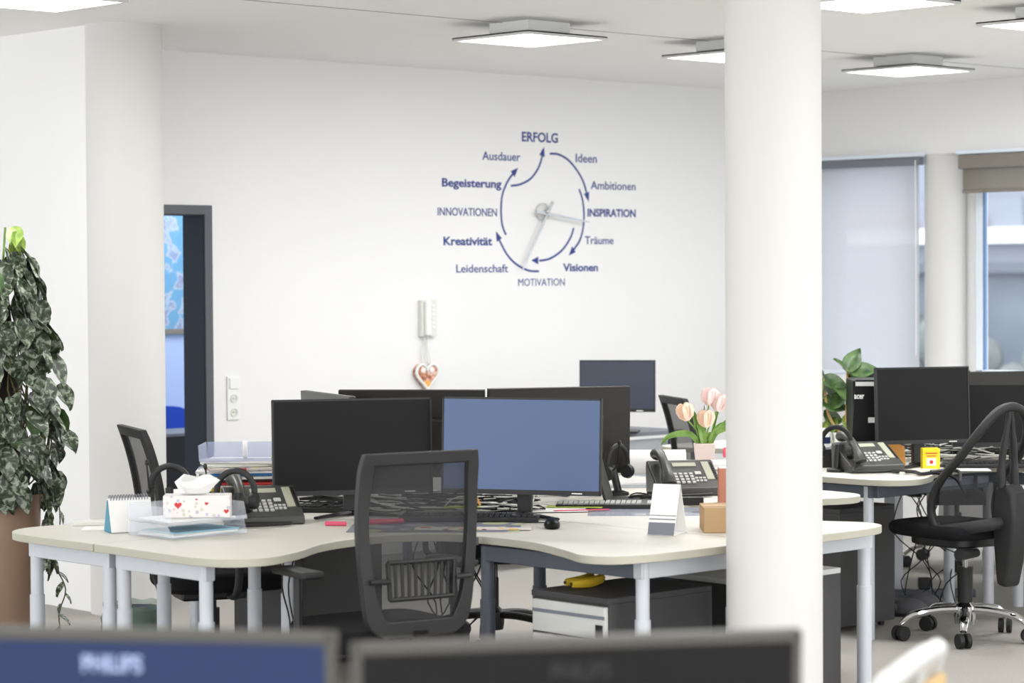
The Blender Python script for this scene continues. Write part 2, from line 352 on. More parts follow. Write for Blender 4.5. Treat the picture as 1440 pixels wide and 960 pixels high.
ARCS = [[(10.85, 2.401), (10.925, 2.399), (11.013, 2.365), (11.092, 2.3), (11.145, 2.231), (11.173, 2.162), (11.192, 2.106)],
 [(11.107, 2.185), (11.137, 2.117), (11.149, 2.029), (11.141, 1.94), (11.112, 1.864), (11.07, 1.816), (11.013, 1.765)],
 [(11.057, 1.939), (11.027, 1.876), (10.955, 1.8), (10.859, 1.75), (10.772, 1.734), (10.685, 1.735)],
 [(10.75, 1.667), (10.659, 1.672), (10.557, 1.711), (10.481, 1.769), (10.431, 1.836), (10.407, 1.873), (10.387, 1.913)],
 [(10.471, 1.892), (10.442, 1.947), (10.431, 2.032), (10.441, 2.131), (10.477, 2.205), (10.519, 2.255), (10.576, 2.306)],
 [(10.515, 2.194), (10.595, 2.205), (10.681, 2.24), (10.742, 2.298), (10.771, 2.348), (10.785, 2.392), (10.8, 2.442)]]
for a in ARCS:
    p = [Vector(q) for q in smoothline(a, 5)]; mb = MB()
    tip = p[-1]; k = len(p)-1
    while k > 1 and (p[k]-tip).length < .055: k -= 1
    d = (tip-p[k]).normalized(); nn = Vector((-d.y, d.x)); base = tip-d*.06
    body = p[:k+1]; L_, R_ = [], []
    for i, q in enumerate(body):
        t = (body[min(i+1, len(body)-1)]-body[max(i-1, 0)]).normalized(); n2 = Vector((-t.y, t.x))*.0065
        L_.append(q+n2); R_.append(q-n2)
    T = Matrix(((1, 0, 0, -10.78), (0, 0, 1, -.0018), (0, 1, 0, 0), (0, 0, 0, 1)))
    for i in range(len(body)-1):
        mb.prism([tuple(L_[i]), tuple(R_[i]), tuple(R_[i+1]), tuple(L_[i+1])], 0, .0014, T)
    mb.prism([tuple(base+nn*.024), tuple(base-nn*.024), tuple(tip)], 0, .0014, T)
    obj('arrow', mb, M['decal'], wl, smooth=False)
ck = thing('wall_clock', 'silver wall clock hands on a round hub amid the blue lettering', 'clock', (10.775, YB, 2.036))
obj('hub', MB().lathe([(.001, 0), (.055, .001), (.055, .018), (.045, .026), (.001, .028)], 40, T=Matrix.Rotation(R(90), 4, 'X')), M['alu'], ck)
obj('pin', MB().lathe([(.012, 0), (.012, .062), (.004, .066)], 16, T=Matrix.Rotation(R(90), 4, 'X')), M['silver'], ck)
def hand(dx, dz, tx, tz, y, wd):
    d = Vector((dx, dz)); n = Vector((-d.y, d.x)).normalized()*wd; t = Vector((tx, tz))
    T = Matrix(((1, 0, 0, 0), (0, 0, 1, y), (0, 1, 0, 0), (0, 0, 0, 1)))
    obj('hand', MB().prism([tuple(d+n*.5), tuple(d-n*.5), tuple(t-n), tuple(t+n)], 0, .004, T), M['silver'], ck, smooth=False)
hand(-.205, -.36, .06, .065, -.045, .010); hand(.37, -.06, -.085, .0, -.055, .010)

# wall switch, intercom, gingerbread heart
sw = thing('wall_switch_panel', 'white light switch above two wall sockets beside the door frame', 'wall socket', (8.372, YB, 0))
obj('backplate', MB().b2((-.042, -.012, .845), (.042, 0, 1.09)), M['white'], sw, bevel=.004)
obj('rocker', MB().b2((-.03, -.02, 1.02), (.03, -.012, 1.08)), M['white'], sw, bevel=.003)
for z in (.965, .888):
    k = obj('socket', MB().lathe([(.024, 0), (.024, .004), (.02, .004), (.019, -.008)], 24, T=Matrix.Translation((0, -.013, z)) @ Matrix.Rotation(R(90), 4, 'X')), M['offwhite'], sw)
    obj('pin_hole', MB().box((-.008, -.0175, z), (.004, .002, .004)).box((.008, -.0175, z), (.004, .002, .004)), M['black'], k, smooth=False)
ic = thing('intercom', 'white wall intercom with handset above the gingerbread heart', 'intercom', (9.81, YB, 0))
obj('wall_box', MB().b2((-.06, -.035, 1.28), (.06, 0, 1.50)), M['offwhite'], ic, bevel=.006)
obj('handset', MB().b2((-.045, -.062, 1.285), (.0, -.034, 1.495)), M['white'], ic, bevel=.012)
for i in range(6): obj('button', MB().b2((.018, -.04, 1.33+i*.025), (.044, -.034, 1.345+i*.025)), M['white'], ic, bevel=.002)
cable('cord', [(-.02, -.045, 1.285), (-.03, -.04, 1.2), (-.04, -.03, 1.16), (-.01, -.03, 1.13), (-.03, -.02, 1.28)], .003, 'offwhite', parent=ic)
hp = [(16*math.sin(t)**3/32, (13*math.cos(t)-5*math.cos(2*t)-2*math.cos(3*t)-math.cos(4*t))/32) for t in [2*math.pi*i/48 for i in range(48)]]
gh = thing('gingerbread_heart', 'iced gingerbread heart hanging on a string below the intercom', 'gingerbread heart', (9.795, YB, 1.05))
HT = Matrix(((.185, 0, 0, 0), (0, 0, 1, -.03), (0, .185, 0, 0), (0, 0, 0, 1)))
obj('cake', MB().prism(hp, 0, .022, HT), M['ginger'], gh, bevel=.003)
obj('icing_rim', MB().tube([(x*.172, -.031, y*.172) for x, y in hp+hp[:1]], .009, 8), M['icing'], gh)
ir = MB()
for i in range(0, 48, 1):
    x, y = hp[i]; ir.ell((x*.172, -.037, y*.172), (.006, .004, .006), 6, 4)
obj('icing_dots', ir, M['icing'], gh)
obj('icing_face', MB().ell((.0, -.033, -.052), (.026, .006, .022), 12, 6), M['orange'], gh)
for dx in (-.035, .035): obj('icing_flower', MB().ell((dx, -.033, .03), (.02, .006, .02), 10, 6), M['tulip1'], gh)
obj('string', MB().tube([(-.03, -.02, .07), (-.045, -.02, .15), (.0, -.02, .215)], .0025, 5).tube([(.035, -.02, .07), (.015, -.02, .15), (.0, -.02, .215)], .0025, 5), M['offwhite'], gh)

# ---------------------------------------------------------------- beyond the doorway
mp = thing('wall_map', 'large blue map on the pale wall seen through the doorway', 'map', (9.7, 13.6, 0))
obj('sheet', MB().b2((-.95, -.012, 1.30), (1.0, 0, 2.25)), M['map'], mp, smooth=False)
obj('bottom_rail', MB().b2((-.96, -.025, 1.265), (1.01, 0, 1.30)), M['cassette'], mp, bevel=.003)
bc = thing('plastic_chair', 'royal blue chair seen through the doorway', 'chair', (9.36, 13.3, 0), -20)
obj('backrest', MB().prism(smoothline([(-.2, .45), (-.21, .68), (-.16, .79), (0, .81), (.16, .79), (.21, .68), (.2, .45)], 4), -.012, .012, frameT((0, 0, 0), (1, 0, 0), (0, 0, 1))), M['bluechair'], bc, bevel=.004)
obj('seat', MB().b2((-.21, -.42, .43), (.21, -.0, .455)), M['bluechair'], bc, bevel=.01)
for x in (-.19, .19):
    for y in (-.4, -.02): obj('leg', MB().tube([(x, y, 0), (x, y, .44)], .011), M['chrome'], bc)
bm = thing('low_cabinet', 'black cabinet with a grey top seen through the doorway', 'cabinet', (8.95, 12.55, 0))
obj('body', MB().b2((-.5, -.2, 0), (.26, .2, .68)), M['black'], bm, bevel=.004); obj('cabinet_top', MB().b2((-.51, -.21, .68), (.27, .21, .70)), M['slate'], bm, bevel=.003)
ld = bpy.data.lights.new('far_room_fill_light', 'AREA'); ld.size = 1.2; ld.energy = 14; ld.color = (.93, .97, 1)  # added unseen light in place of the far room's window daylight
lo = bpy.data.objects.new('far_room_fill_light', ld); COL.objects.link(lo); lo.location = (9.6, 12.5, 2.8)

# ---------------------------------------------------------------- blinds
b1 = thing('roller_blind', 'grey screen blind pulled fully down over the left window', 'blind', (XR-.03, 10.53, 0), 0)
obj('cassette', MB().b2((-.035, -.44, 2.35), (.03, .43, 2.405)), M['slate'], b1, bevel=.006)
obj('headrail', MB().b2((-.06, -.45, 2.405), (.03, .47, 2.43)), M['winframe'], b1, bevel=.003)
obj('fabric', MB().b2((-.004, -.425, .985), (-.002, .42, 2.36)), M['blind'], b1, smooth=False)
obj('bottom_bar', MB().b2((-.014, -.425, .965), (.008, .42, .99)), M['winframe'], b1, bevel=.003)
b2_ = thing('roller_blind', 'taupe screen blind rolled up at the top of the right window', 'blind', (XR-.03, 9.25, 0), 0)
obj('cassette', MB().b2((-.06, -.55, 2.31), (.03, .50, 2.40)), M['cassette'], b2_, bevel=.008)
obj('headrail', MB().b2((-.06, -.55, 2.405), (.03, .52, 2.43)), M['winframe'], b2_, bevel=.003)
obj('fabric', MB().b2((-.004, -.54, 2.17), (-.002, .50, 2.32)), M['blind2'], b2_, smooth=False)
obj('bottom_bar', MB().b2((-.014, -.54, 2.155), (.008, .50, 2.175)), M['cassette'], b2_, bevel=.003)
cable('pull_chain', [(-.05, -.43, 2.38), (-.05, -.435, 1.7), (-.05, -.435, 1.1)], .003, 'white', parent=b1)

# ---------------------------------------------------------------- outside the windows
GZ = -2.3
asphalt = mat('wet_asphalt', (158, 164, 172), .7, var=.08, scale=.6)
struct('ground_outside', MB().b2((XR+.5, -60, GZ-.2), (260, 160, GZ)), asphalt)
ex = thing('shop_building', 'long grey shop building with a white sign band outside the windows', 'building', (0, 0, 0), 0)
EW = mat('grey_cladding', (150, 156, 168), .8, var=.04, scale=.4); EG = mat('shop_glazing', (132, 142, 156), .3, var=.2, scale=.5)
obj('wall', MB().b2((52, 10, GZ), (66, 70, 4.7)), EW, ex, smooth=False)
obj('sign_band', MB().b2((51.6, 10, 2.35), (52, 70, 2.75)), M['paper'], ex, smooth=False)
obj('canopy', MB().b2((50.8, 10, 1.62), (52, 70, 1.86)), mat('dark_canopy', (104, 110, 120), .7), ex, smooth=False)
for i in range(14): obj('pilaster', MB().b2((51.75, 11.2+i*4.6-.25, GZ), (52.0, 11.2+i*4.6+.35, 2.3)), M['paper'], ex, smooth=False)
for i in range(12): obj('shop_window', MB().b2((51.9, 12+i*4.6, GZ+.4), (52.05, 15.9+i*4.6, 1.5)), EG, ex, smooth=False)
obj('sign_board', MB().b2((51.7, 36.5, 2.75), (51.95, 46.5, 3.5)), EW, ex, smooth=False)
M['signred'] = mat('faded_red_sign_letters', (214, 120, 124), .6)
text('sign_lettering', 'SPAR', 'signred', ex, frameT((51.62, 41.05, 2.80), (0, -1, 0), (0, 0, 1)), size=.7, bold=.02, width=2.9, ext=.04)
text('sign_lettering', 'A', 'signred', ex, frameT((51.62, 37.7, 2.82), (0, -1, 0), (0, 0, 1)), size=.6, bold=.01, width=.5, ext=.04)
tr = MB()
for i in range(34):
    tr.ell((50+random.uniform(-.5, .5), 32+i*.6+random.uniform(-.4, .4), GZ+random.uniform(.3, 2.7)), (.5, .6, random.uniform(.4, .8)), 8, 6)
tag(obj('hedge', tr, mat('dull_hedge', (118, 124, 120), .9, var=.4, scale=3)), 'long dull green hedge in front of the shop building', 'hedge')
def car(x, y, rz, label, body, g='cars parked outside the windows'):
    t = thing('car', label, 'car', (x, y, GZ), rz, g)
    obj('body', MB().prism([(-2.1, .3), (2.1, .3), (2.15, .75), (1.3, .9), (.7, 1.42), (-1.3, 1.45), (-2.0, .95)], -.85, .85, frameT((0, 0, 0), (1, 0, 0), (0, 0, 1))), body, t, bevel=.08)
    obj('side_window', MB().prism([(-1.6, .98), (1.1, .95), (.62, 1.34), (-1.2, 1.36)], -.87, .87, frameT((0, 0, 0), (1, 0, 0), (0, 0, 1))), M['black2'], t)
    for wx in (-1.35, 1.35):
        for wy in (-.8, .8): obj('wheel', MB().lathe([(.32, -.1), (.32, .1)], 20, T=Matrix.Translation((wx, wy, .32)) @ Matrix.Rotation(R(90), 4, 'X')), M['rubber'], t)
car(44, 30.9, 80, 'white car parked outside the right window, nearest the window column', M['white']); car(46, 25.6, 85, 'silver grey car parked outside the right window', M['alu']); car(46, 38, 88, 'grey car parked outside behind the lowered blind', EG)

# ---------------------------------------------------------------- desks
# one workstation = an L-shaped top with waved inner edge; four make a cross
QP = [(-1.66, -.02), (-1.67, -.40), (-1.665, -.60), (-1.62, -.715), (-1.50, -.765), (-1.32, -.70), (-1.12, -.575), (-.90, -.52), (-.72, -.54), (-.60, -.64),
      (-.565, -.82), (-.58, -1.06), (-.67, -1.30), (-.735, -1.45), (-.70, -1.555), (-.58, -1.60), (-.40, -1.61), (-.02, -1.61)]
def quad_top(sx, sy, qp=None):
    p = smoothline(qp or QP, 4)
    p = [(-1.665, -.004)]+p[1:-1]+[(-.004, -1.61), (-.004, -.004)]
    p = [(x*sx*-1, y*sy*-1) for x, y in p]
    return p if sx*sy > 0 else p[::-1]
def leg_mb(x, y, r=.027, top=.69):
    return MB().tube([(x, y, .0), (x, y, .50)], r, 20).tube([(x, y, .498), (x, y, top)], r*.86, 20)
TH = .028
def top_mesh(poly):
    """desk board: pale face, slightly darker rim"""
    mb = MB(); mb.prism(poly, .73-TH, .73); n = len(poly); mb.m = [0, 0]+[1]*n
    return mb
def workstation(cx, cy, sx, sy, label, group, legs, beams, qp=None):
    t = thing('desk', label, 'desk', (cx, cy, 0), 0, group)
    obj('desk_top', top_mesh(quad_top(sx, sy, qp)), [M['desk'], M['rim']], t, bevel=.003)
    for (x, y, m) in legs: obj('leg', leg_mb(x-cx, y-cy), M[m], t)
    for (a, b, m) in beams:
        a = Vector((a[0]-cx, a[1]-cy, 0)); b = Vector((b[0]-cx, b[1]-cy, 0)); d = b-a; rz = math.atan2(d.y, d.x); c = (a+b)/2
        obj('frame_beam', MB().box((c.x, c.y, .665), (d.length+.05, .04, .055), (0, 0, rz)), M[m], t, bevel=.004)
    return t
A = (6.465, 7.225); ga = 'desks of the near cross-shaped group'
ws = workstation(*A, -1, -1, 'light laminate desk of the near group with the mesh chair pushed in from the front', ga,
    [(4.9, 6.71, 'leg'), (4.9, 7.185, 'leg'), (5.95, 5.71, 'leg'), (6.40, 5.71, 'leg'), (5.95, 6.47, 'dleg'), (6.35, 6.62, 'dleg'), (5.55, 7.1, 'leg')],
    [((4.9, 6.71), (4.9, 7.185), 'leg'), ((5.95, 5.71), (6.40, 5.71), 'leg'), ((5.95, 5.76), (5.95, 6.44), 'dleg'), ((4.93, 7.185), (6.3, 7.185), 'dleg'), ((6.425, 5.8), (6.425, 7.15), 'dleg')])
obj('seam', MB().box((5.862-A[0], 6.44-A[1], .7165), (.0015, .04, .0275)), M['dleg'], ws, smooth=False)
workstation(*A, -1, 1, 'light laminate desk of the near group ending beside the leafy planter', ga,
    [(4.9, 7.275, 'leg'), (4.9, 7.74, 'leg'), (5.55, 7.30, 'leg'), (6.3, 8.7, 'leg'), (5.40, 7.66, 'leg')],
    [((4.9, 7.275), (4.9, 7.74), 'leg'), ((4.93, 7.275), (6.3, 7.275), 'dleg')],
    [(-1.66, -.02), (-1.67, -.34), (-1.66, -.50), (-1.61, -.60), (-1.50, -.655), (-1.32, -.64), (-1.12, -.575), (-.90, -.52), (-.55, -.54), (-.36, -.62), (-.27, -.82), (-.25, -1.2), (-.25, -1.5), (-.2, -1.6), (-.1, -1.61), (-.02, -1.61)])
workstation(*A, 1, -1, 'light laminate desk of the near group with the second phone and cardboard box', ga,
    [(6.52, 5.76, 'leg'), (7.175, 5.76, 'leg'), (8.02, 6.71, 'leg'), (8.02, 7.185, 'leg'), (7.0, 6.5, 'dleg')],
    [((6.52, 5.76), (7.175, 5.76), 'leg'), ((7.175, 5.8), (7.0, 6.5), 'dleg'), ((8.02, 6.71), (8.02, 7.185), 'leg')])
workstation(*A, 1, 1, 'light laminate desk of the near group behind the back-turned screens', ga,
    [(8.02, 7.275, 'leg'), (8.02, 7.74, 'leg'), (6.98, 8.7, 'leg')], [((8.02, 7.275), (8.02, 7.74), 'leg')])
B = (10.36, 7.57); gb = 'desks of the right-hand cross-shaped group'
workstation(*B, -1, -1, 'light laminate desk under the yellow box and looped-back chair', gb,
    [(9.93, 7.44, 'leg'), (10.06, 7.30, 'leg'), (10.18, 7.21, 'leg'), (8.79, 7.03, 'leg'), (9.84, 6.1, 'leg')], [((8.79, 7.03), (8.79, 7.5), 'dleg'), ((8.82, 7.0), (9.6, 7.0), 'dleg'), ((9.84, 6.12), (9.84, 7.2), 'dleg')])
wb = workstation(*B, -1, 1, 'light laminate desk of the right group nearest the window column', gb,
    [(8.79, 7.65, 'leg'), (8.79, 8.15, 'leg'), (9.84, 9.05, 'leg')], [((8.79, 7.65), (8.79, 8.15), 'leg')])
obj('leg', MB().b2((10.09-B[0], 7.9-B[1], 0), (10.16-B[0], 7.97-B[1], .69)), M['leg'], wb, bevel=.005)
workstation(*B, 1, -1, 'light laminate desk of the right group mostly outside the right edge', gb, [(10.9, 6.1, 'leg')], [])
workstation(*B, 1, 1, 'light laminate desk of the right group under the rear windows', gb, [(11.9, 7.7, 'leg'), (10.95, 9.05, 'leg')], [])

# far desk by the back wall
fd = thing('side_desk', 'white side desk with a dark slab top by the back wall', 'desk', (9.9, 10.32, 0))
obj('desk_top', MB().b2((-.7, -.32, .705), (.87, .45, .73)), M['slate'], fd, bevel=.003)
obj('front_panel', MB().b2((-.65, -.26, .12), (.80, -.24, .68)), M['leg'], fd, bevel=.002)
for x, y in ((.82, -.28), (-.66, -.28), (.82, .4), (-.66, .4)): obj('leg', MB().b2((x-.02, y-.02, 0), (x+.02, y+.02, .705)), M['dleg'], fd, bevel=.002)

# pedestals
def pedestal(x0, y0, x1, y1, label, drawers=None, top='dark', z=.57):
    cx, cy = (x0+x1)/2, (y0+y1)/2; t = thing('drawer_pedestal', label, 'drawer cabinet', (cx, cy, 0), 0, 'drawer pedestals under the desks')
    a, b = (x1-x0)/2, (y1-y0)/2
    obj('carcass', MB().b2((-a, -b, .03), (a, b, z-.02)), M['dark'], t, bevel=.002)
    obj('cabinet_top', MB().b2((-a-.012 if drawers else -a, -b, z-.02), (a, b, z)), M[top], t, bevel=.002)
    for dx in (-a+.04, a-.04):
        for dy in (-b+.05, b-.05): obj('caster', MB().lathe([(.014, -.01), (.014, .01)], 12, T=Matrix.Translation((dx, dy, .016)) @ Matrix.Rotation(R(90), 4, 'X')), M['rubber'], t)
    if drawers:
        z1 = z-.03
        for h in (.115, .19, .19):
            d = obj('drawer', MB().b2((-a-.018, -b+.012, z1-h+.008), (-a, b-.012, z1)), M['dfront'], t, bevel=.002)
            obj('grip_groove', MB().b2((-a-.0195, -b+.012, z1-.042), (-a-.017, b-.012, z1-.030)), M['slate'], d, smooth=False)
            if h == .115: obj('lock', MB().b2((-a-.0215, -b+.02, z1-h+.014), (-a-.018, -b+.052, z1-h+.055)), M['black'], d, smooth=False)
            z1 -= h
    return t
pedestal(5.88, 5.79, 6.38, 6.16, 'dark pedestal with pale drawer fronts and bananas on top', True)
pedestal(6.55, 5.70+.1, 7.09, 6.27, 'dark pedestal with a light grey top right of the large column', None, 'dfront')
pedestal(6.39, 8.15, 6.88, 8.55, 'dark pedestal standing behind the sideways mesh chair', None)
pedestal(8.82, 7.22, 9.22, 7.95, 'dark pedestal beside the grey felt slippers', None)

# ---------------------------------------------------------------- monitors
def monitor(label, x, y, zc, yaw, w=.615, h=.365, screen='screen', shell='brushed', desk=.73, roll=0, group='computer monitors', logo=None, arm_r=.0, bezel='black', feet='v', backlines=True, rim='black', tilt=3):
    t = thing('monitor', label, 'monitor', (x, y, desk), yaw, group)
    zc -= desk
    P = Matrix.Translation((0, 0, zc)) @ Matrix.Rotation(R(roll), 4, 'Y') @ Matrix.Rotation(R(-tilt), 4, 'X')
    def part(name, mb, m, bevel=0, par=t):
        o = obj(name, mb, m, par, bevel=bevel); o.matrix_local = P if par is t else Matrix(); return o
    hw, hh = w/2, h/2
    sh = part('housing', MB().b2((-hw, .0, -hh), (hw, .022, hh)), M[shell], .004)
    fr = MB().b2((-hw, -.006, -hh), (-hw+.007, .0, hh)).b2((hw-.007, -.006, -hh), (hw, 0, hh)).b2((-hw, -.006, hh-.008), (hw, 0, hh)).b2((-hw, -.006, -hh), (hw, 0, -hh+.018))
    part('bezel', fr, M[bezel])
    part('screen', MB().b2((-hw+.007, -.003, -hh+.018), (hw-.007, .0, hh-.008)), M[screen])
    part('back_cover', MB().b2((-hw*.62, .022, -hh*.8), (hw*.62, .045, hh*.35)), M[shell], .012)
    if backlines: part('panel_groove', MB().b2((-hw+.01, .0215, hh*.36), (hw-.01, .0228, hh*.375)).b2((hw*.42, .0455, -hh*.5), (hw*.42+.002, .0462, 0)), M['black'])
    part('nameplate', MB().b2((hw-.11, -.0066, -hh+.006), (hw-.07, -.006, -hh+.010)), M['paper'])
    if rim != 'black': part('lit_back_rim', MB().b2((-hw-.001, -.006, hh-.014), (hw+.001, .024, hh+.002)).b2((-hw-.002, -.006, -hh), (-hw+.012, .024, hh+.002)).b2((hw-.012, -.006, -hh), (hw+.002, .024, hh+.002)), M[rim], .003)  # lighter rim strips paint the light on the housing edges
    nk = obj('stand_neck', MB().b2((-.028, .045, .012), (.028, .075, zc)), M['black'], t, bevel=.006)
    if feet == 'v':
        for s in (-1, 1): obj('stand_foot', MB().tube([(0, .055, .012), (s*.16, -.10, .009)], [.017, .010], 6, flat=.6), M['black'], t)
        obj('stand_foot', MB().tube([(0, .05, .012), (0, .14, .009)], [.017, .010], 6, flat=.6), M['black'], t)
    else: obj('stand_base', MB().b2((-.12, -.06, 0), (.12, .13, .012)), M['black'], t, bevel=.004)
    if logo:
        o = text('logo', logo[0], logo[2], t, frameT((0, .0455 if logo[3] else .0232, hh-logo[1]), (-1, 0, 0), (0, 0, 1)), size=.032, bold=.0008, width=.085)
        o.matrix_local = P
    return t
monitor('wide black screen left of the blue screen, turned to the camera', 6.03, 7.31, .998, -30)
monitor('blue screen with a painted sky reflection turned to the camera on the front desk', 6.43, 6.80, 1.003, -56, screen='bluescreen', roll=.5)
monitor('back-turned charcoal monitor behind the gap between black and blue screens', 6.79, 7.84, .990, 130)
monitor('back-turned charcoal monitor rising behind the blue screen', 7.24, 7.43, .996, 152)
monitor('monitor seen almost edge-on behind the wide black screen, silver top edge', 6.43, 7.93, .985, 70, bezel='silver', shell='bevelgrey')
monitor('small slate-blue screen on the white side desk by the back wall', 10.28, 10.06, 1.0, -52, w=.44, h=.30, screen='dimscreen', feet='base')
monitor('large black screen beside the tower computer, turned to the camera', 9.395, 7.19, 1.023, -28, w=.475, h=.36, screen='screen', shell='black')
monitor('black screen cut by the right edge behind the looped-back chair', 9.87, 7.0, .965, -48, w=.60, h=.30, screen='screen', bezel='black')
monitor('black monitor top peeking above the right-hand screens', 10.72, 7.70, .965, 150, w=.56, h=.33)
monitor('black monitor top behind the tower computer', 10.12, 7.80, .985, 130, w=.56, h=.33)

# foreground desk and its two monitors seen from behind
fgd = thing('desk', 'desk in the near foreground under the blurred monitor backs', 'desk', (2.2, 2.3, 0), -43.2, 'desks nearest the camera')
obj('desk_top', MB().b2((-1.0, -.35, .73-TH), (1.0, .45, .73)), [M['desk']], fgd, bevel=.004)
for x in (-.9, .9):
    for y in (-.28, .38): obj('leg', MB().tube([(x, y, 0), (x, y, .70)], .026, 16), M['leg'], fgd)
monitor('monitor back with a painted blue reflection in the blurred left foreground', 1.95, 2.875, .985, 128, w=.62, h=.36, shell='bluegrey', feet='base', rim='bevelgrey', logo=('PHILIPS', .055, 'logolight', 0), backlines=False)
monitor('charcoal monitor back in the blurred centre foreground', 2.425, 2.455, .968, 147, w=.63, h=.36, rim='bevelgrey', shell='fgdark', feet='base', logo=('PHILIPS', .055, 'logodark', 0), backlines=False)
# ---------------------------------------------------------------- office chairs
def star_base(t, m, zc=.1, r=.31, rot=0, hub_z=.10):
    b = obj('star_base', MB().lathe([(.045, .07), (.05, .10), (.05, .15), (.03, .17)], 20), M[m], t)
    for i in range(5):
        a = R(rot+72*i); c, s = math.cos(a), math.sin(a)
        obj('spoke', MB().tube(smoothline([(0, 0, .135), (.12*c, .12*s, .135), (.24*c, .24*s, .115), (r*c, r*s, .075)], 3), [.024]*7+[.020, .017, .015], 10, flat=.7), M[m], b)
        cs = obj('caster', MB().tube([(r*c, r*s, .05), (r*c, r*s, .085)], .009), M['black'], b)
        k = Matrix.Translation((r*c, r*s, .034)) @ Matrix.Rotation(a+.5, 4, 'Z') @ Matrix.Rotation(R(90), 4, 'X')
        mb = MB()
        for o in (-.018, .018): mb.lathe([(.012, o-.011), (.033, o-.010), (.033, o+.010), (.012, o+.011)], 20, T=k)
        cs.data = mb.mesh('caster', M['rubber'], True)
        cs.parent = t; cs.name = 'caster'
    return b
def mesh_chair(label, x, y, yaw, lean=8, base='black', seatz=.46, base_rot=10):
    """mesh-backed swivel chair, sitter looks along local +y"""
    t = thing('office_chair', label, 'chair', (x, y, 0), yaw, 'mesh-backed office chairs')
    star_base(t, base, rot=base_rot)
    obj('gas_column', MB().tube([(0, 0, .15), (0, 0, .30)], .026, 16).tube([(0, 0, .30), (0, 0, .40)], .014, 12), M['black'], t)
    obj('mechanism', MB().b2((-.09, -.15, seatz-.09), (.09, .12, seatz-.045)), M['black'], t, bevel=.012)
    sp = smoothline([(-.22, -.2), (-.245, .0), (-.24, .2), (-.15, .265), (.15, .265), (.24, .2), (.245, 0), (.22, -.2), (0, -.23)], 4, True)
    obj('seat', MB().prism(sp, seatz-.045, seatz+.035), M['fabric'], t, bevel=.025, seg=3)
    # backrest: tapered outline, square top corners, round lower corners, tilted back
    L_ = [(-.215, .60), (-.222, .56), (-.225, .40), (-.22, .28), (-.205, .13), (-.185, .04), (-.13, .0)]
    out = [(-.212, .605)]+smoothline(L_[1:], 3)
    out = out+[(-x_, z_) for x_, z_ in out[::-1]]
    I_ = [(-.175, .565), (-.185, .40), (-.178, .28), (-.160, .14), (-.125, .058)]
    inn = smoothline(I_, 4); inn = inn+[(-x_, z_) for x_, z_ in inn[::-1]]
    def back(p, dy=0, off=0):   # curve of the back in depth: lumbar forward, top backwards
        X_, Z_ = p; a = math.tan(R(lean))
        return Vector((X_, -.235 - (Z_-.15)*a - .025*math.cos(Z_/.6*math.pi*1.2) + dy + .35*X_*X_, seatz+.01+Z_))
    # frame as band between outlines (resample both to same count)
    def resample(p, n):
        P = [Vector(q) for q in p]; d = [0]
        for i in range(len(P)-1): d.append(d[-1]+(P[i+1]-P[i]).length)
        o = []; j = 0
        for i in range(n):
            q = d[-1]*i/(n-1)
            while j < len(P)-2 and d[j+1] < q: j += 1
            u = (q-d[j])/max(1e-6, d[j+1]-d[j]); o.append(P[j].lerp(P[j+1], min(1, u)))
        return o
    n = 49; h_ = (n-1)//2
    def half(p):        # left outline bottom -> top corner, top edge midpoint on the way, mirrored
        k = len(p)//2; left = resample(p[:k], h_); return left+[Vector((0, left[-1].y))]+[Vector((-q.x, q.y)) for q in left[::-1]]
    o_ = half(out); i_ = half(inn)
    vs = []; fs = []
    for q, p in zip(o_, i_):
        vs += [back(q, -.016), back(q, .014), back(p, .014), back(p, -.016)]
    for i in range(n-1):
        for k in range(4): fs.append((i*4+k, i*4+(k+1) % 4, i*4+4+(k+1) % 4, i*4+4+k))
    a = (n-1)*4
    for k in range(4): fs.append((a+k, a+(k+1) % 4, (k+1) % 4, k))
    mb = MB(); mb.add(vs, fs); obj('backrest_frame', mb, M['black2'], t, bevel=.005)
    # mesh panel
    mb = MB(); h = n//2; vs = []; cols = 5
    for i in range(h+1):
        l, r_ = i_[i], i_[n-1-i]
        for c in range(cols):
            u = c/(cols-1); vs.append(back((l.x*1.03+(r_.x-l.x)*1.03*u, l.y+(r_.y-l.y)*u), .004))
    mb.add(vs, [(i*cols+c, i*cols+c+1, (i+1)*cols+c+1, (i+1)*cols+c) for i in range(h) for c in range(cols-1)])
    obj('mesh_panel', mb, M['mesh'], t)
    lb = MB()
    def L3(x_, z_, dy): return back((x_, z_), dy)
    fr = [(-.125, .25), (.125, .25), (.118, .13), (-.118, .13)]
    for i in range(4):
        a_, b_ = fr[i], fr[(i+1) % 4]; lb.tube([L3(*a_, -.02), L3((a_[0]+b_[0])/2, (a_[1]+b_[1])/2, -.02), L3(*b_, -.02)], .008, 8)
    lm = obj('lumbar_support', lb, M['black'], t)
    sl = MB()
    for i in range(9): u = -.1+i*.025; sl.tube([L3(u, .245, -.02), L3(u*.96, .135, -.02)], .0055, 6)
    obj('lumbar_slats', sl, M['black2'], lm)
    for s in (-1, 1): obj('lumbar_bracket', MB().tube([L3(s*.12, .19, -.02), L3(s*.185, .19, -.012)], .02, 8, flat=.5), M['black2'], lm)
    obj('back_bracket', MB().tube([(0, -.08, seatz-.06), (0, -.22, seatz-.05), L3(0, .02, -.02)], .028, 8, flat=.6), M['black'], t)
    for s in (-1, 1):
        a_ = obj('armrest_post', MB().tube(smoothline([(s*.2, .02, seatz-.06), (s*.285, .02, seatz-.05), (s*.30, .03, seatz+.02), (s*.295, .04, seatz+.20)], 4), .017, 10, flat=.8), M['black2'], t)
        obj('armrest_pad', MB().b2((s*.295-.04, -.08, seatz+.20), (s*.295+.04, .16, seatz+.225)), M['black2'], t, bevel=.01)
    return t
mesh_chair('mesh-backed office chair seen from behind at the centre front of the near desks', 5.36, 6.35, -11)
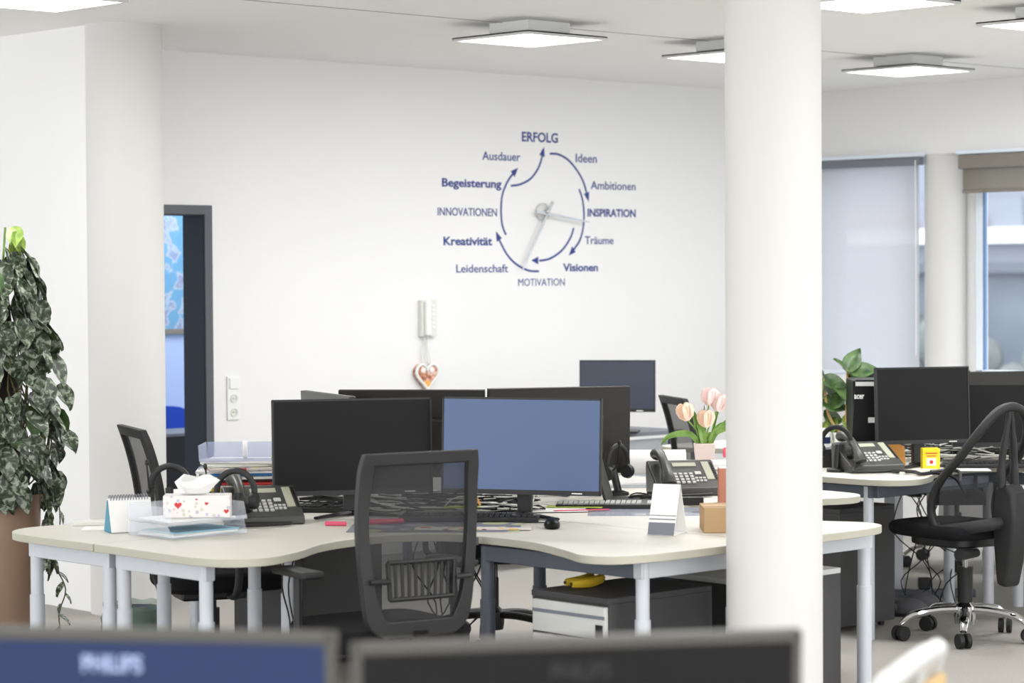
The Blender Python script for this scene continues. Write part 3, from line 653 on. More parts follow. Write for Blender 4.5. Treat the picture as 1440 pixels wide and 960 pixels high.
mesh_chair('mesh-backed office chair turned sideways behind the tissue box', 6.03, 8.21, -112, lean=16, seatz=.43)
mesh_chair('black office chair under the near desks, seen only between the cables', 7.50, 8.12, 136.8, seatz=.46)
mesh_chair('mesh-backed office chair whose top shows behind the tulips', 9.50, 8.46, -120, lean=16, seatz=.41)
mesh_chair('chrome-based office chair beyond the right-hand desks, only its casters showing', 11.35, 8.45, 136.8, base='chrome')

def loop_chair(label, x, y, yaw):
    """chair with black seat, arched open loop back, chrome star base; sitter looks along +y"""
    t = thing('loop_back_chair', label, 'chair', (x, y, 0), yaw)
    star_base(t, 'chrome', r=.295, rot=7)
    obj('gas_column', MB().tube([(0, 0, .32), (0, 0, .42)], .013, 14), M['chrome'], t)
    obj('column_sleeve', MB().tube([(0, 0, .155), (0, 0, .325)], [.032, .036], 18), M['black'], t)
    sp = smoothline([(-.21, -.16), (-.235, .02), (-.225, .22), (-.13, .33), (.13, .33), (.225, .22), (.235, .02), (.21, -.16), (0, -.19)], 5, True)
    obj('seat', MB().prism(sp, .465, .525), M['fabric'], t, bevel=.028, seg=3)
    obj('seat_pan', MB().prism([(p[0]*.7, p[1]*.7) for p in sp], .425, .468), M['black'], t, bevel=.01)
    obj('tilt_knob', MB().tube([(-.06, -.13, .405), (-.19, -.15, .405)], [.02, .027], 12), M['black2'], t)
    # plastic spine: shell behind the seat, tapering down
    sh = MB().prism([(-.04, .27), (.02, .26), (.05, .38), (.07, .54), (.065, .68), (.03, .72), (-.05, .705), (-.065, .60), (-.055, .42)], -.05, .05, frameT((0, -.27, 0), (0, -1, 0), (0, 0, 1)))
    obj('spine_shell', sh, M['black2'], t, bevel=.022, seg=3)
    obj('back_yoke', MB().tube(smoothline([(-.2, -.04, .50), (-.13, -.2, .53), (0, -.27, .55), (.13, -.2, .53), (.2, -.04, .50)], 5), .022, 10, flat=1.3), M['black2'], t)
    lp = smoothline([(-.215, -.02, .50), (-.23, .01, .60), (-.225, -.04, .72), (-.215, -.17, .84), (-.17, -.26, .96), (-.09, -.30, 1.045), (0, -.31, 1.07), (.09, -.30, 1.045), (.17, -.26, .96), (.215, -.17, .84), (.225, -.04, .72), (.23, .01, .60), (.215, -.02, .50)], 5)
    lp = [(p[0]*.88, p[1]*.9, .5+(p[2]-.5)*.975) for p in lp]
    obj('back_loop', MB().tube(lp, .020, 12), M['black2'], t)
    for s in (-1, 1):
        obj('loop_strut', MB().tube(smoothline([(s*.005, -.275, 1.035), (s*.02, -.27, .94), (s*.04, -.26, .80), (s*.04, -.26, .70)], 5), [.012]*6+[.016]*5+[.02]*5, 10), M['black2'], t)
    pts = []
    for i in range(5, len(lp)-5):
        pts.append(lp[i])
    obj('lower_mesh', MB().add([(-.20, -.03, .54), (.20, -.03, .54), (.215, -.06, .70), (-.215, -.06, .70), (0, -.25, .56), (0, -.25, .73)], [(0, 4, 5, 3), (4, 1, 2, 5)]), M['mesh'], t)
    return t
loop_chair('black swivel chair with an arched open back and chrome star base', 9.10, 6.73, -8)

# blurred tubular chair in the near right corner
fc = thing('tubular_chair', 'silver tubular chair back blurred in the bottom right corner', 'chair', (3.28, 2.97, 0), 25)
obj('frame_tube', MB().tube(smoothline([(-.25, .22, .02), (-.26, .24, .45), (-.26, -.22, .47), (-.25, -.27, .62), (-.22, -.34, .93), (-.15, -.36, .975), (.15, -.36, .975), (.22, -.34, .93), (.25, -.27, .62), (.26, -.22, .47), (.26, .24, .45), (.25, .22, .02)], 5), .019, 12), M['alu'], fc)
obj('seat', MB().b2((-.24, -.2, .46), (.24, .24, .495)), M['beige'], fc, bevel=.012)
obj('back_board', MB().b2((-.20, -.372, .70), (.20, -.355, .93)), M['beige'], fc, bevel=.006)
for s in (-1, 1): obj('leg', MB().tube([(s*.25, -.2, .46), (s*.25, -.3, 0)], .013, 10), M['silver'], fc)

# ---------------------------------------------------------------- desk phones, headsets, keyboards, mice
D = .731
def phone(label, x, y, yaw, body='phone', s=1.25):
    """system phone, user side is local -y"""
    t = thing('desk_phone', label, 'telephone', (x, y, D), yaw, 'desk telephones'); t.scale = (s, s, s)
    S = frameT((0, 0, 0), (0, 1, 0), (0, 0, 1))
    obj('phone_body', MB().prism([(-.095, 0), (.085, 0), (.095, .09), (.085, .115), (-.09, .028)], -.125, .115, S), M[body], t, bevel=.006)
    n = Vector((0, -.087, .175)).normalized(); sy = Vector((0, .175, .087)).normalized()
    def on(u, v, h=0): return Vector((0, -.09, .028))+sy*v+n*h+Vector((u, 0, 0))
    T = lambda u, v, h=0: frameT(on(u, v, h), (1, 0, 0), sy)
    obj('display', MB().box((0, 0, 0), (.085, .024, .003)).add([], []), M['lcd'], t).matrix_local = T(.005, .158, .001)
    obj('side_display', MB().box((0, 0, 0), (.026, .12, .003)), M['lcd'], t).matrix_local = T(.082, .115, .001)
    kb = MB()
    for r_ in range(4):
        for c in range(4): kb.add(MBbox.v, MBbox.f, T(-.042+c*.019, .035+r_*.019, .002))
    for r_ in range(2):
        for c in range(3): kb.add(MBbox.v, MBbox.f, T(.030+c*.014, .045+r_*.018, .002) @ Matrix.Scale(.8, 4))
    k = obj('keypad', kb, M['keys'], t, smooth=False); k['kind'] = 'stuff'
    obj('navigation_key', MB().box((0, 0, 0), (.024, .020, .005)), M['keys'], t, bevel=.003).matrix_local = T(.042, .098, .002)
    kb2 = MB()
    for r_ in range(10): kb2.add(MBbox.v, MBbox.f, T(.104, .055+r_*.0125, .001) @ Matrix.Scale(.6, 4))
    k = obj('side_keys', kb2, M['black'], t, smooth=False); k['kind'] = 'stuff'
    hs = smoothline([tuple(on(-.085, .0, .02)), tuple(on(-.088, .04, .045)), tuple(on(-.088, .10, .055)), tuple(on(-.088, .16, .045)), tuple(on(-.085, .20, .02))], 4)
    rr = [.026, .027, .026, .023, .019, .018, .017, .017, .017, .017, .018, .019, .021, .024, .027, .028, .026]
    obj('handset', MB().tube(hs, rr, 12, flat=.8), M[body], t)
    obj('handset_cord', MB().tube(smoothline([tuple(on(-.085, .01, .01)), (-.13, -.12, .012), (-.08, -.16, .009), (.02, -.15, .009), (.06, -.13, .009), (0, -.12, .009), (-.1, -.10, .009)], 4), .006, 6), M['rubber'], t)
    return t
MBbox = MB().box((0, 0, 0), (.012, .010, .006))
phone('graphite desk phone right of the tissue box', 5.655, 7.375, -26, s=1.15)
phone('graphite desk phone beside the tulips', 7.61, 7.05, -33, s=1.18)
phone('graphite desk phone left of the yellow box', 9.07, 7.25, -25, s=1.15)
def headset(label, x, y, yaw, stand=True, s=1.0):
    t = thing('headset', label, 'headset', (x, y, D), yaw, 'telephone headsets')
    if stand:
        obj('stand_base', MB().lathe([(.045, 0), (.045, .012), (.02, .02)], 20), M['black'], t)
        obj('stand_post', MB().tube([(0, .0, .015), (0, .03, .12)], .016, 10), M['black'], t)
    zc = .13; R_ = .072
    obj('headband', MB().tube([(R_*math.cos(a), 0, zc+R_*1.05*math.sin(a)) for a in [R(-10+200*i/16) for i in range(17)]], .0075, 8, flat=1.6), M['black'], t)
    for q in (-1, 1):
        e = obj('ear_cup', MB().lathe([(.005, -.018), (.028, -.016), (.031, 0), (.026, .012), (.005, .014)], 20, T=Matrix.Translation((q*R_, 0, zc-.035)) @ Matrix.Rotation(R(90), 4, 'Y')), M['black2'], t)
    obj('microphone_boom', MB().tube(smoothline([(-R_, 0, zc-.035), (-R_-.01, -.05, zc), (-R_-.02, -.07, zc+.09)], 4), .0035, 6), M['black'], t)
    obj('microphone_tip', MB().ell((-R_-.02, -.07, zc+.095), (.008, .008, .012), 8, 6), M['black'], t)
    return t
headset('black headset on its stand between tissue box and phone', 5.49, 7.33, -55)
headset('black headset standing behind the tissues, microphone up', 5.46, 7.70, -30)
headset('black headset with round ear cup hanging left of the second phone', 7.38, 7.22, 10)
headset('black headset with boom on a blue-marked stand at the edge of the column', 8.93, 7.33, -70)
def keyboard(label, x, y, yaw, keym='black2', w=.44):
    t = thing('keyboard', label, 'keyboard', (x, y, D), yaw, 'computer keyboards')
    obj('case', MB().b2((-w/2, -.07, 0), (w/2, .075, .018)), M['black'], t, bevel=.004)
    mb = MB(); n = int(w/.0215)
    for r_ in range(6):
        for c in range(n):
            if c in (n-4,) : continue
            mb.box((-w/2+.016+c*.0205, -.045+r_*.021, .020), (.016, .016, .007))
    k = obj('keys', mb, M[keym], t, smooth=False); k['kind'] = 'stuff'
    return t
mp1 = tag(obj('desk_pad', MB().box((0, 0, .001), (.62, .34, .002)), M['deskmat'], smooth=False), 'printed grey desk pad under the black keyboard in front of the blue screen', 'desk pad')
mp1.location = (5.98, 6.78, D); mp1.rotation_euler = (0, 0, R(-45))
k1 = keyboard('black keyboard on the printed pad, in front of the blue screen', 6.26, 6.90, -47, w=.52); k1.location.z += .003
k1.location = (6.22, 6.86, D+.003)
pp = tag(obj('calendar_strip', MB().box((0, 0, .0015), (.42, .08, .003)), M['cover'], smooth=False), 'pastel printed strip lying along the pad edge below the keyboard', 'paper strip'); pp.location = (6.02, 6.62, D+.003); pp.rotation_euler = (0, 0, R(-45))
keyboard('black keyboard with pale keys behind the standing card', 6.97, 6.85, -48, 'keys')
keyboard('black keyboard on the right desk behind the arched chair', 9.62, 6.97, -47)
keyboard('dark keyboard lying left of the wide black screen base', 6.02, 7.66, -50)
def mouse(label, x, y, yaw):
    t = thing('mouse', label, 'mouse', (x, y, D), yaw, 'computer mice')
    obj('shell', MB().ell((0, 0, .012), (.030, .055, .024), 16, 8), M['screen'], t)
    obj('scroll_wheel', MB().box((0, .03, .033), (.006, .016, .006)), M['rubber'], t)
    return t
mouse('glossy black mouse right of the keyboard', 6.25, 6.45, -40)
cable('mouse_cable', [(6.285, 6.49, D+.01), (6.33, 6.58, D+.006), (6.28, 6.68, D+.006), (6.38, 6.76, D+.006), (6.55, 6.86, D+.006)], .0025)
tag(bpy.data.objects['mouse_cable'], 'thin black cable running from the glossy mouse', 'cable')

# ---------------------------------------------------------------- things on the near desks
def sheet(name, label, cat, x, y, z, yaw, w, d, h, m, group=None):
    o = obj(name, MB().box((0, 0, h/2), (w, d, h)), M[m], smooth=False); o.location = (x, y, z); o.rotation_euler = (0, 0, R(yaw)); return tag(o, label, cat, group)
def letter_tray(label, x, y, z, yaw, w=.33, d=.25, h=.065, m='acrylic', group='letter trays'):
    t = thing('letter_tray', label, 'letter tray', (x, y, z), yaw, group); a, b = w/2, d/2
    obj('tray_floor', MB().b2((-a, -b, 0), (a, b, .003)), M[m], t)
    for s in (-1, 1): obj('tray_side', MB().add([(s*a, -b, 0), (s*a, b, 0), (s*(a+.008), b, h), (s*(a+.008), -b+.03, h), (s*(a-.003), -b, 0), (s*(a-.003), b, 0), (s*(a+.005), b, h), (s*(a+.005), -b+.03, h)], [(0, 1, 2, 3), (7, 6, 5, 4), (3, 2, 6, 7), (0, 3, 7, 4), (1, 5, 6, 2)]), M[m], t)
    obj('tray_back', MB().b2((-a, b-.003, 0), (a, b, h)), M[m], t)
    obj('front_lip', MB().b2((-a, -b, 0), (a, -b+.003, .014)), M[m], t)
    return t
ty = -38
letter_tray('lower clear letter tray at the front of the left desk', 5.215, 7.245, D, 0, w=.32, d=.27, h=.05)
letter_tray('upper clear letter tray under the tissue box', 5.215, 7.245, D+.053, 0, w=.32, d=.27, h=.06)
for i, (m, dx, dz, a) in enumerate((('paper', 0, .004, 2), ('paper', .01, .008, -3), ('paleteal', .015, .0145, 1), ('paper', .0, .057, -2))):
    sheet('paper_stack', ['white papers lowest in the clear tray', 'white papers slid askew in the lower clear tray', 'blue-green folder in the lower clear tray', 'white papers in the upper clear tray'][i], 'papers', 5.21+dx, 7.245, D+dz, a, .28, .20, .006 if dz != .018 else .02, m)
tb = thing('tissue_box', 'patterned tissue box with red hearts, tissue pulled up', 'tissue box', (5.235, 7.215, D+.064), -40)
TB = (.118, .055, .078)
obj('box_body', MB().b2((-TB[0], -TB[1], 0), (TB[0], TB[1], TB[2])), M['tissue'], tb, bevel=.002)
def heart_T(x, z, s): return Matrix(((s, 0, 0, x), (0, 0, -1, -TB[1]-.0004), (0, s, 0, z), (0, 0, 0, 1)))
for x, z, s in ((-.065, .045, .026), (.035, .05, .013), (.105, .022, .018), (.0, .065, .008)):
    obj('heart_print', MB().prism(hp, 0, .0008, heart_T(x, z, s)), M['red'], tb, smooth=False)
ts = MB(); ring = []
for k, (r_, z) in enumerate(((.045, .083), (.075, .115), (.05, .138))):
    for j in range(16):
        a = 2*math.pi*j/16; rr = r_*(1+.25*math.sin(3*a+k)); ring.append((rr*math.cos(a)-.01, rr*.45*math.sin(a), z+.014*math.sin(2*a+k*1.3)*(k > 0)))
ts.add(ring, [(k*16+j, k*16+(j+1) % 16, (k+1)*16+(j+1) % 16, (k+1)*16+j) for k in range(2) for j in range(16)]+[tuple(range(32, 48))])
obj('tissue', ts, M['paper'], tb)
cl = thing('desk_calendar', 'spiral desk calendar with a teal stand beside the clear trays', 'calendar', (5.13, 7.49, D), -18)
obj('stand', MB().prism([(-.045, 0), (.045, 0), (.0, .115), (-.006, .115)], -.08, .08, frameT((0, 0, 0), (0, -1, 0), (0, 0, 1))), M['teal'], cl, smooth=False)
for q in (-1, 1): obj('pages', MB().prism([(q*.051, .002), (q*.046, .0), (q*.004, .118), (q*.009, .12)][::q], -.078, .079, frameT((0, 0, 0), (0, -1, 0), (0, 0, 1))), M['paper'], cl, smooth=False)
for i in range(14):
    obj('spiral_ring', MB().tube([(-.07+i*.0105, .001+.013*math.cos(a), .119+.013*math.sin(a)) for a in [2*math.pi*j/10 for j in range(11)]], .002, 5), M['slate'], cl)
for i, (x, y, a, w_, d_, h, m, l) in enumerate(((5.17, 7.80, -30, .13, .09, .012, 'offwhite', 'cream notepad lying on the far left desk corner'), (5.09, 7.62, -40, .12, .09, .006, 'paper', 'white notepad lying beside the teal calendar'))):
    sheet('notepad', l, 'notepad', x, y, D, a, w_, d_, h, m)
# back-left pile of trays
for i, (z, h, m, l) in enumerate(((.0, .05, 'acrylic', 'lowest clear tray of the overfilled pile behind the phone'), (.075, .05, 'acrylic2', 'middle smoky tray of the overfilled pile behind the phone'), (.15, .065, 'acrylic2', 'topmost smoky blue tray carrying the tape roll'))):
    letter_tray(l, 6.33, 8.36, D+z, -44, w=.38, d=.26, h=h, m=m)
random.seed(3)
pile = [('paper', 'white'), ('cover', 'printed'), ('yellow', 'yellow'), ('paper', 'white'), ('red', 'red'), ('paper', 'white'), ('bluecard', 'bright blue'), ('paper', 'white'), ('cover', 'printed'), ('offwhite', 'cream'), ('paper', 'white')]
zz = .0035
for i, (m, cn) in enumerate(pile):
    lev = 0 if i < 5 else 1
    if i == 5: zz = .0785
    sheet('magazine', '%s papers lying %s in the overfilled tray pile' % (cn, ['lowest', 'second lowest', 'third', 'fourth', 'fifth, just under the middle tray', 'flat on the middle tray', 'second on the middle tray', 'third on the middle tray', 'fourth on the middle tray', 'fifth on the middle tray', 'topmost on the middle tray'][i]), 'papers',
          6.33-.03+random.uniform(-.04, .04), 8.36-.03+random.uniform(-.03, .03), D+zz, -44+random.uniform(-22, 22), .34, .23, .010, m, 'papers in the tray pile'); zz += .0125
tp = tag(obj('tape_roll', MB().lathe([(.022, -.009), (.036, -.009), (.036, .009), (.022, .009)], 24, T=Matrix.Translation((6.32, 8.37, D+.155+.036)) @ Matrix.Rotation(R(50), 4, 'Z') @ Matrix.Rotation(R(90), 4, 'X')), M['paper']), 'white tape roll standing in the topmost smoky tray', 'tape roll')
sheet('highlighter', 'lime and black marker lying in the topmost smoky tray', 'pen', 6.42, 8.24, D+.154, -44, .10, .014, .012, 'lime')
sheet('folder', 'red folder lying on the desk behind the tissues', 'folder', 6.15, 8.42, D, -20, .28, .20, .012, 'red')
sheet('folder', 'white papers on the red folder behind the tissues', 'papers', 6.14, 8.43, D+.0125, -35, .25, .18, .008, 'paper')
# pens through the chair mesh
def pen(label, a, b, m, r=.005):
    return tag(obj('pen', MB().tube([a, b], r, 8), M[m]), label, 'pen', 'pens and small things on the desk pad')
pen('hot pink marker lying on the pad seen through the chair mesh', (5.86, 7.02, D+.012), (5.98, 6.96, D+.012), 'pink', .009)
pen('small pink eraser-capped pen at the left edge of the chair', (5.74, 7.12, D+.008), (5.79, 7.06, D+.008), 'pink', .008)
pen('green pencil lying behind the keyboard', (6.30, 7.10, D+.03), (6.42, 7.02, D+.03), 'lime', .004)
pen('orange pen standing out of the clutter below the blue screen', (6.42, 7.02, D+.035), (6.40, 7.04, D+.10), 'orange', .004)
random.seed(11)
def tangle(name, label, cx, cy, rx, ry, n, z0=D+.004, zh=.05, mats=('rubber',), r=.003, rot=-43):
    for mi, m in enumerate(mats):
        mb = MB(); ca, sa = math.cos(R(rot)), math.sin(R(rot))
        for i in range(n):
            p = []
            for j in range(7):
                u, v = random.uniform(-rx, rx), random.uniform(-ry, ry); p.append((cx+u*ca-v*sa, cy+u*sa+v*ca, z0+random.uniform(r, zh)))
            mb.tube(smoothline(p, 4), r, 5)
        tag(obj(name, mb, M[m]), label[mi], 'cables', kind='stuff')
tangle('cable_tangle', ['tangle of black cables behind the keyboard below the blue screen', 'pale cables in the tangle below the blue screen'], 6.42, 7.16, .36, .10, 14, mats=('rubber', 'offwhite'), zh=.07)
tangle('cable_tangle', ['tangle of black cables behind the yellow box', 'pale cables behind the yellow box'], 9.90, 7.32, .40, .12, 18, mats=('rubber', 'offwhite'), zh=.10)
tangle('cable_tangle', ['black cables lying at the foot of the second phone'], 7.28, 6.92, .10, .05, 5, zh=.03)
tangle('cable_tangle', ['black cables lying behind the wide black screen foot'], 6.2, 7.60, .20, .08, 6, zh=.03)
for i, (x, y, m, a, l) in enumerate(((6.60, 7.0, 'black', 20, 'black notebook under the right corner of the blue screen'), (6.72, 6.90, 'paper', -40, 'white sheet right of the mouse'), (6.77, 6.82, 'magenta', -32, 'magenta card beside the desk mat'), (6.86, 6.94, 'lime', -55, 'yellow-green sheet near the magenta card'), (6.92, 7.02, 'offwhite', -30, 'cream sheet behind the magenta card'))):
    sheet('card', l, 'card', x, y, D+.001+i*.002, a, .22, .14 if i != 2 else .03, .002, m)
mt = tag(obj('desk_mat', MB().box((0, 0, .001), (.52, .30, .002)), M['acrylic2'], smooth=False), 'translucent grey desk mat behind the standing card', 'desk mat'); mt.location = (6.95, 6.60, D); mt.rotation_euler = (0, 0, R(-45))
lt = thing('laptop', 'black laptop-like panel leaning behind the right edge of the blue screen', 'laptop', (7.08, 7.03, D), 40)
obj('lid', MB().box((0, 0, .14), (.30, .012, .27), (R(-16), 0, 0)), M['black'], lt, bevel=.004)
obj('deck', MB().b2((-.15, -.22, 0), (.15, -.02, .014)), M['black'], lt, bevel=.004)
# standing card
sc2 = thing('standing_card', 'white tent card with a grey foot print standing on the right front desk', 'tent card', (6.40, 6.02, D), -68)
for s, nm in ((1, 'front_panel'), (-1, 'rear_panel')):
    mb = MB().add([(-.05, -s*.065, 0), (.05, -s*.065, 0), (.05, -s*.003, .175), (-.05, -s*.003, .175), (-.05, -s*.062, 0), (.05, -s*.062, 0), (.05, 0, .175), (-.05, 0, .175)], [(0, 1, 2, 3), (7, 6, 5, 4), (0, 3, 7, 4), (1, 5, 6, 2), (3, 2, 6, 7), (0, 4, 5, 1)])
    obj(nm, mb, M['paper'], sc2, smooth=False)
gp = Vector((0, -.065, 0)); gd = Vector((0, .062, .175)).normalized(); gn = Vector((0, -.175, .062)).normalized()
def on_card(v, h, m, nm):
    T = frameT(tuple(gp+gd*(v+h/2)+gn*.0006), (1, 0, 0), tuple(gd)); o = obj(nm, MB().box((0, 0, 0), (.099, h, .001)), M[m], sc2, smooth=False); o.matrix_local = T
on_card(.001, .045, 'slate', 'grey_print'); on_card(.056, .004, 'slate', 'printed_line'); on_card(.070, .003, 'slate', 'printed_line')
obj('foot', MB().b2((-.05, -.065, 0), (.05, .065, .002)), M['paper'], sc2, smooth=False)
cb = thing('cardboard_box', 'small closed brown cardboard box beside the column', 'box', (6.69, 5.905, D), -43)
obj('box_body', MB().b2((-.16, -.10, 0), (.16, .10, .088)), M['cardboard'], cb, bevel=.002)
obj('tape_strip', MB().b2((-.161, -.02, .088), (.161, .02, .0888)), M['beige'], cb, smooth=False)
tf = thing('folder_box', 'terracotta folder standing upright left of the column', 'folder', (7.44, 6.72, D), -45)
obj('cover', MB().b2((-.0, -.09, 0), (.16, .0, .14)), M['terracotta'], tf, bevel=.002); obj('pages', MB().b2((.003, -.086, .14), (.155, -.004, .142)), M['paper'], tf, smooth=False)
sheet('stapler', 'black flat stapler right of the second phone', 'stapler', 7.25, 6.72, D, -40, .14, .04, .03, 'black')
# behind the second phone
rl = tag(obj('paper_roll', MB().tube([(7.62, 7.62, D+.10), (7.92, 7.34, D+.10)], .055, 20), M['paper']), 'thick roll of white paper behind the second phone', 'paper roll')
letter_tray('clear tray under the white paper roll behind the second phone', 7.77, 7.47, D, -43, w=.42, d=.24, h=.045)
wt = thing('wire_tray', 'white wire tray with papers right of the second phone', 'letter tray', (7.92, 7.12, D), -43)
for i in range(16): obj('wire', MB().tube([(-.16+i*.0215, -.12, .004), (-.16+i*.0215, -.12, .11)], .0018, 5), M['white'], wt)
obj('rim_wire', MB().tube([(-.165, -.12, .11), (.165, -.12, .11), (.165, .12, .11), (-.165, .12, .11), (-.165, -.12, .11)], .003, 6), M['white'], wt)
obj('base_plate', MB().b2((-.165, -.12, 0), (.165, .12, .004)), M['white'], wt)
sheet('magazine', 'brown and white printed papers inside the white wire tray', 'papers', 7.92, 7.12, D+.005, -43, .28, .2, .06, 'cover')
shf = thing('paper_rack', 'pale rack carrying the tulip vase behind the wire tray', 'rack', (8.12, 7.33, D), -43)
obj('shelf', MB().b2((-.24, -.12, .076), (.24, .12, .086)), M['white'], shf); 
for x in (-.235, .235): obj('rack_side', MB().b2((x-.004, -.12, 0), (x+.004, .12, .086)), M['white'], shf)
SZ = D+.087
tv = thing('tulip_vase', 'pale pink square pot with pale pink and peach tulips', 'flower vase', (8.02, 7.32, SZ), -43)
obj('pot', MB().add([(-.036, -.036, 0), (.036, -.036, 0), (.036, .036, 0), (-.036, .036, 0), (-.045, -.045, .09), (.045, -.045, .09), (.045, .045, .09), (-.045, .045, .09)], [(0, 3, 2, 1), (4, 5, 6, 7), (0, 1, 5, 4), (1, 2, 6, 5), (2, 3, 7, 6), (3, 0, 4, 7)]), M['ppaper'], tv, bevel=.003)
def tulip(x, z, m, tilt=0):
    st = obj('tulip_stem', MB().tube(smoothline([(0, 0, .07), (x*.3, 0, .07+(z-.07)*.5), (x, 0, z)], 4), .004, 6), M['tulipleaf'], tv)
    for k in range(6):
        a = k*math.pi/3; rr = .018 if k % 2 else .014
        prof = [(.10, 0), (.6, .25), (.9, .6), (.7, .9), (.12, 1.12)]
        vs = []; 
        for wv, u in prof:
            half = .020*math.sin(min(1, wv)*math.pi/2); rad = rr*(math.sin(min(1, u+.15)*math.pi*.62)+.15)
            for s in (-1, 0, 1): vs.append((math.cos(a)*rad-math.sin(a)*s*half, math.sin(a)*rad+math.cos(a)*s*half, u*.05))
        fs = [(i*3+j, i*3+j+1, i*3+4+j, i*3+3+j) for i in range(4) for j in range(2)]
        o = obj('petal', MB().add(vs, fs), M[m], st); o.location = (x, 0, z-.006); o.rotation_euler = (0, R(tilt), 0); o.scale = (1.55, 1.55, 1.4)
for x, z, m, tl in ((-.075, .195, 'tulip2', -14), (.005, .165, 'tulip2', 0), (.02, .26, 'tulip1', 4), (.115, .205, 'tulip1', 22), (.055, .235, 'tulip1', 12)): tulip(x, z, m, tl)
def blade(name, par, pts, w_, m, n=4):
    p = [Vector(q) for q in smoothline(pts, n)]; vs = []; k = len(p)
    for i, q in enumerate(p):
        t = (p[min(i+1, k-1)]-p[max(i-1, 0)]).normalized(); s = t.cross(Vector((0, 1, 0)));
        if s.length < .2: s = t.cross(Vector((0, 0, 1)))
        s = s.normalized()*w_*math.sin(math.pi*min(1, .12+.86*i/(k-1)))
        vs += [q-s, q+Vector((0, .006, 0)), q+s]
    return obj(name, MB().add(vs, [(i*3+j, i*3+j+1, i*3+4+j, i*3+3+j) for i in range(k-1) for j in range(2)]), M[m], par)
for pts, w_ in (([(-.01, .01, .06), (-.06, 0, .13), (-.15, -.01, .125), (-.19, -.01, .085)], .014), ([(0, .01, .06), (-.03, 0, .17), (-.05, 0, .24)], .014), ([(.01, .01, .06), (.0, 0, .16), (.0, 0, .26)], .007),
               ([(.02, 0, .06), (.05, 0, .14), (.13, 0, .16), (.2, 0, .13)], .016), ([(.01, -.01, .06), (.06, 0, .16), (.12, 0, .165), (.16, 0, .15)], .013), ([(.0, -.01, .06), (-.01, -.01, .14), (-.035, 0, .19)], .016), ([(.02, .01, .06), (.05, 0, .2), (.08, 0, .29)], .006), ([(.0, .01, .06), (.02, 0, .12), (.05, -.01, .13)], .018)):
    blade('tulip_leaf', tv, pts, w_, 'tulipleaf')
pf = thing('pink_flower', 'small pink blossom beside the tulip pot', 'flower', (8.10, 7.26, SZ))
for k in range(5): obj('petal', MB().ell((.016*math.cos(k*1.257), 0, .05+.016*math.sin(k*1.257)), (.014, .008, .014), 8, 5), M['pink'], pf)
obj('stem', MB().tube([(0, 0, 0), (0, 0, .05)], .002, 5), M['tulipleaf'], pf)
wbx = thing('white_carton', 'white carton half hidden by the column above a lime block', 'box', (8.25, 7.17, SZ+.032), -43); obj('carton_body', MB().b2((-.06, -.04, 0), (.1, .04, .09)), M['paper'], wbx, bevel=.002)
sheet('note_block', 'lime-sided block under the white carton beside the column', 'note block', 8.25, 7.17, SZ, -43, .17, .1, .03, 'lime')

# fruit on the pedestal
def banana(label, x, y, yaw, s=.8):
    t = thing('banana', label, 'banana', (x, y, .572), yaw, 'bananas on the pedestal')
    p = smoothline([(-.09*s, .012, .017), (-.05*s, -.004, .018), (0, -.01, .02), (.05*s, -.004, .024), (.085*s, .01, .026), (.105*s, .02, .027)], 4); n = len(p)
    obj('peel', MB().tube(p, [.007+.0115*math.sin(math.pi*min(1, (i+2)/(n+1)))**.6 for i in range(n)], 8), M['banana'], t)
    obj('tip', MB().tube([p[0], (p[0][0]-.006, p[0][1], p[0][2])], .006, 6), M['bananatip'], t)
banana('banana lying foremost on the drawer pedestal', 6.03, 6.04, 0); banana('second banana just behind the foremost on the pedestal', 6.05, 6.10, 8)

# ---------------------------------------------------------------- right-hand desk things
yb = thing('tea_box', 'bright yellow carton with printed lettering on the right desk', 'box', (9.32, 7.09, D), -43)
obj('carton_body', MB().b2((-.04, -.03, 0), (.04, .03, .10)), M['yellow'], yb, bevel=.002)
obj('front_print', MB().b2((-.022, -.0306, .02), (.022, -.03, .055)), M['paper'], yb, smooth=False)
obj('print_dot', MB().lathe([(.009, 0), (.009, .0005)], 16, T=Matrix.Translation((0, -.0307, .037)) @ Matrix.Rotation(R(90), 4, 'X')), M['red'], yb, smooth=False)
obj('print_line', MB().b2((-.028, -.0306, .075), (.028, -.03, .080)).b2((-.022, -.0306, .063), (.022, -.03, .067)), M['red'], yb, smooth=False)
on_ = thing('sticky_note', 'curled orange note leaning behind the right phone', 'note', (9.42, 7.36, D), -43)
obj('note_sheet', MB().add([(-.04, 0, .02), (.04, .0, .0), (.035, .005, .09), (-.045, .01, .12), (0, -.01, .008), (-.005, -.004, .105)], [(0, 4, 5, 3), (4, 1, 2, 5)]), M['orange'], on_)
sheet('notebook', 'cream notebook in front of the right phone', 'notebook', 9.12, 7.02, D, -20, .22, .12, .012, 'offwhite')
sheet('card', 'pale orange paper slip on the cream notebook', 'card', 9.17, 6.98, D+.0125, -50, .12, .07, .002, 'tulip2')
sheet('sheet_protector', 'glossy white sheet beneath the yellow box', 'papers', 9.40, 6.96, D, -47, .24, .14, .002, 'paper')
cable('coiled_cable', [(9.0, 7.06, D+.012), (9.02, 6.96, D+.014), (8.98, 6.88, D+.010), (9.06, 6.86, D+.012), (9.12, 6.80, .72), (9.14, 6.76, .65), (9.17, 6.77, .62), (9.16, 6.80, .69), (9.22, 6.86, D+.012), (9.10, 6.92, D+.012)], .009, 'black')
tag(bpy.data.objects['coiled_cable'], 'thick grey-black handset cable looping over the right desk edge', 'cable')
tw = thing('tower_computer', 'glossy black tower computer standing on the right desk', 'computer', (9.523, 7.63, D), -46)
obj('side_panel', MB().b2((-.08, -.19, 0), (.09, .19, .40)), M['screen'], tw, bevel=.006)
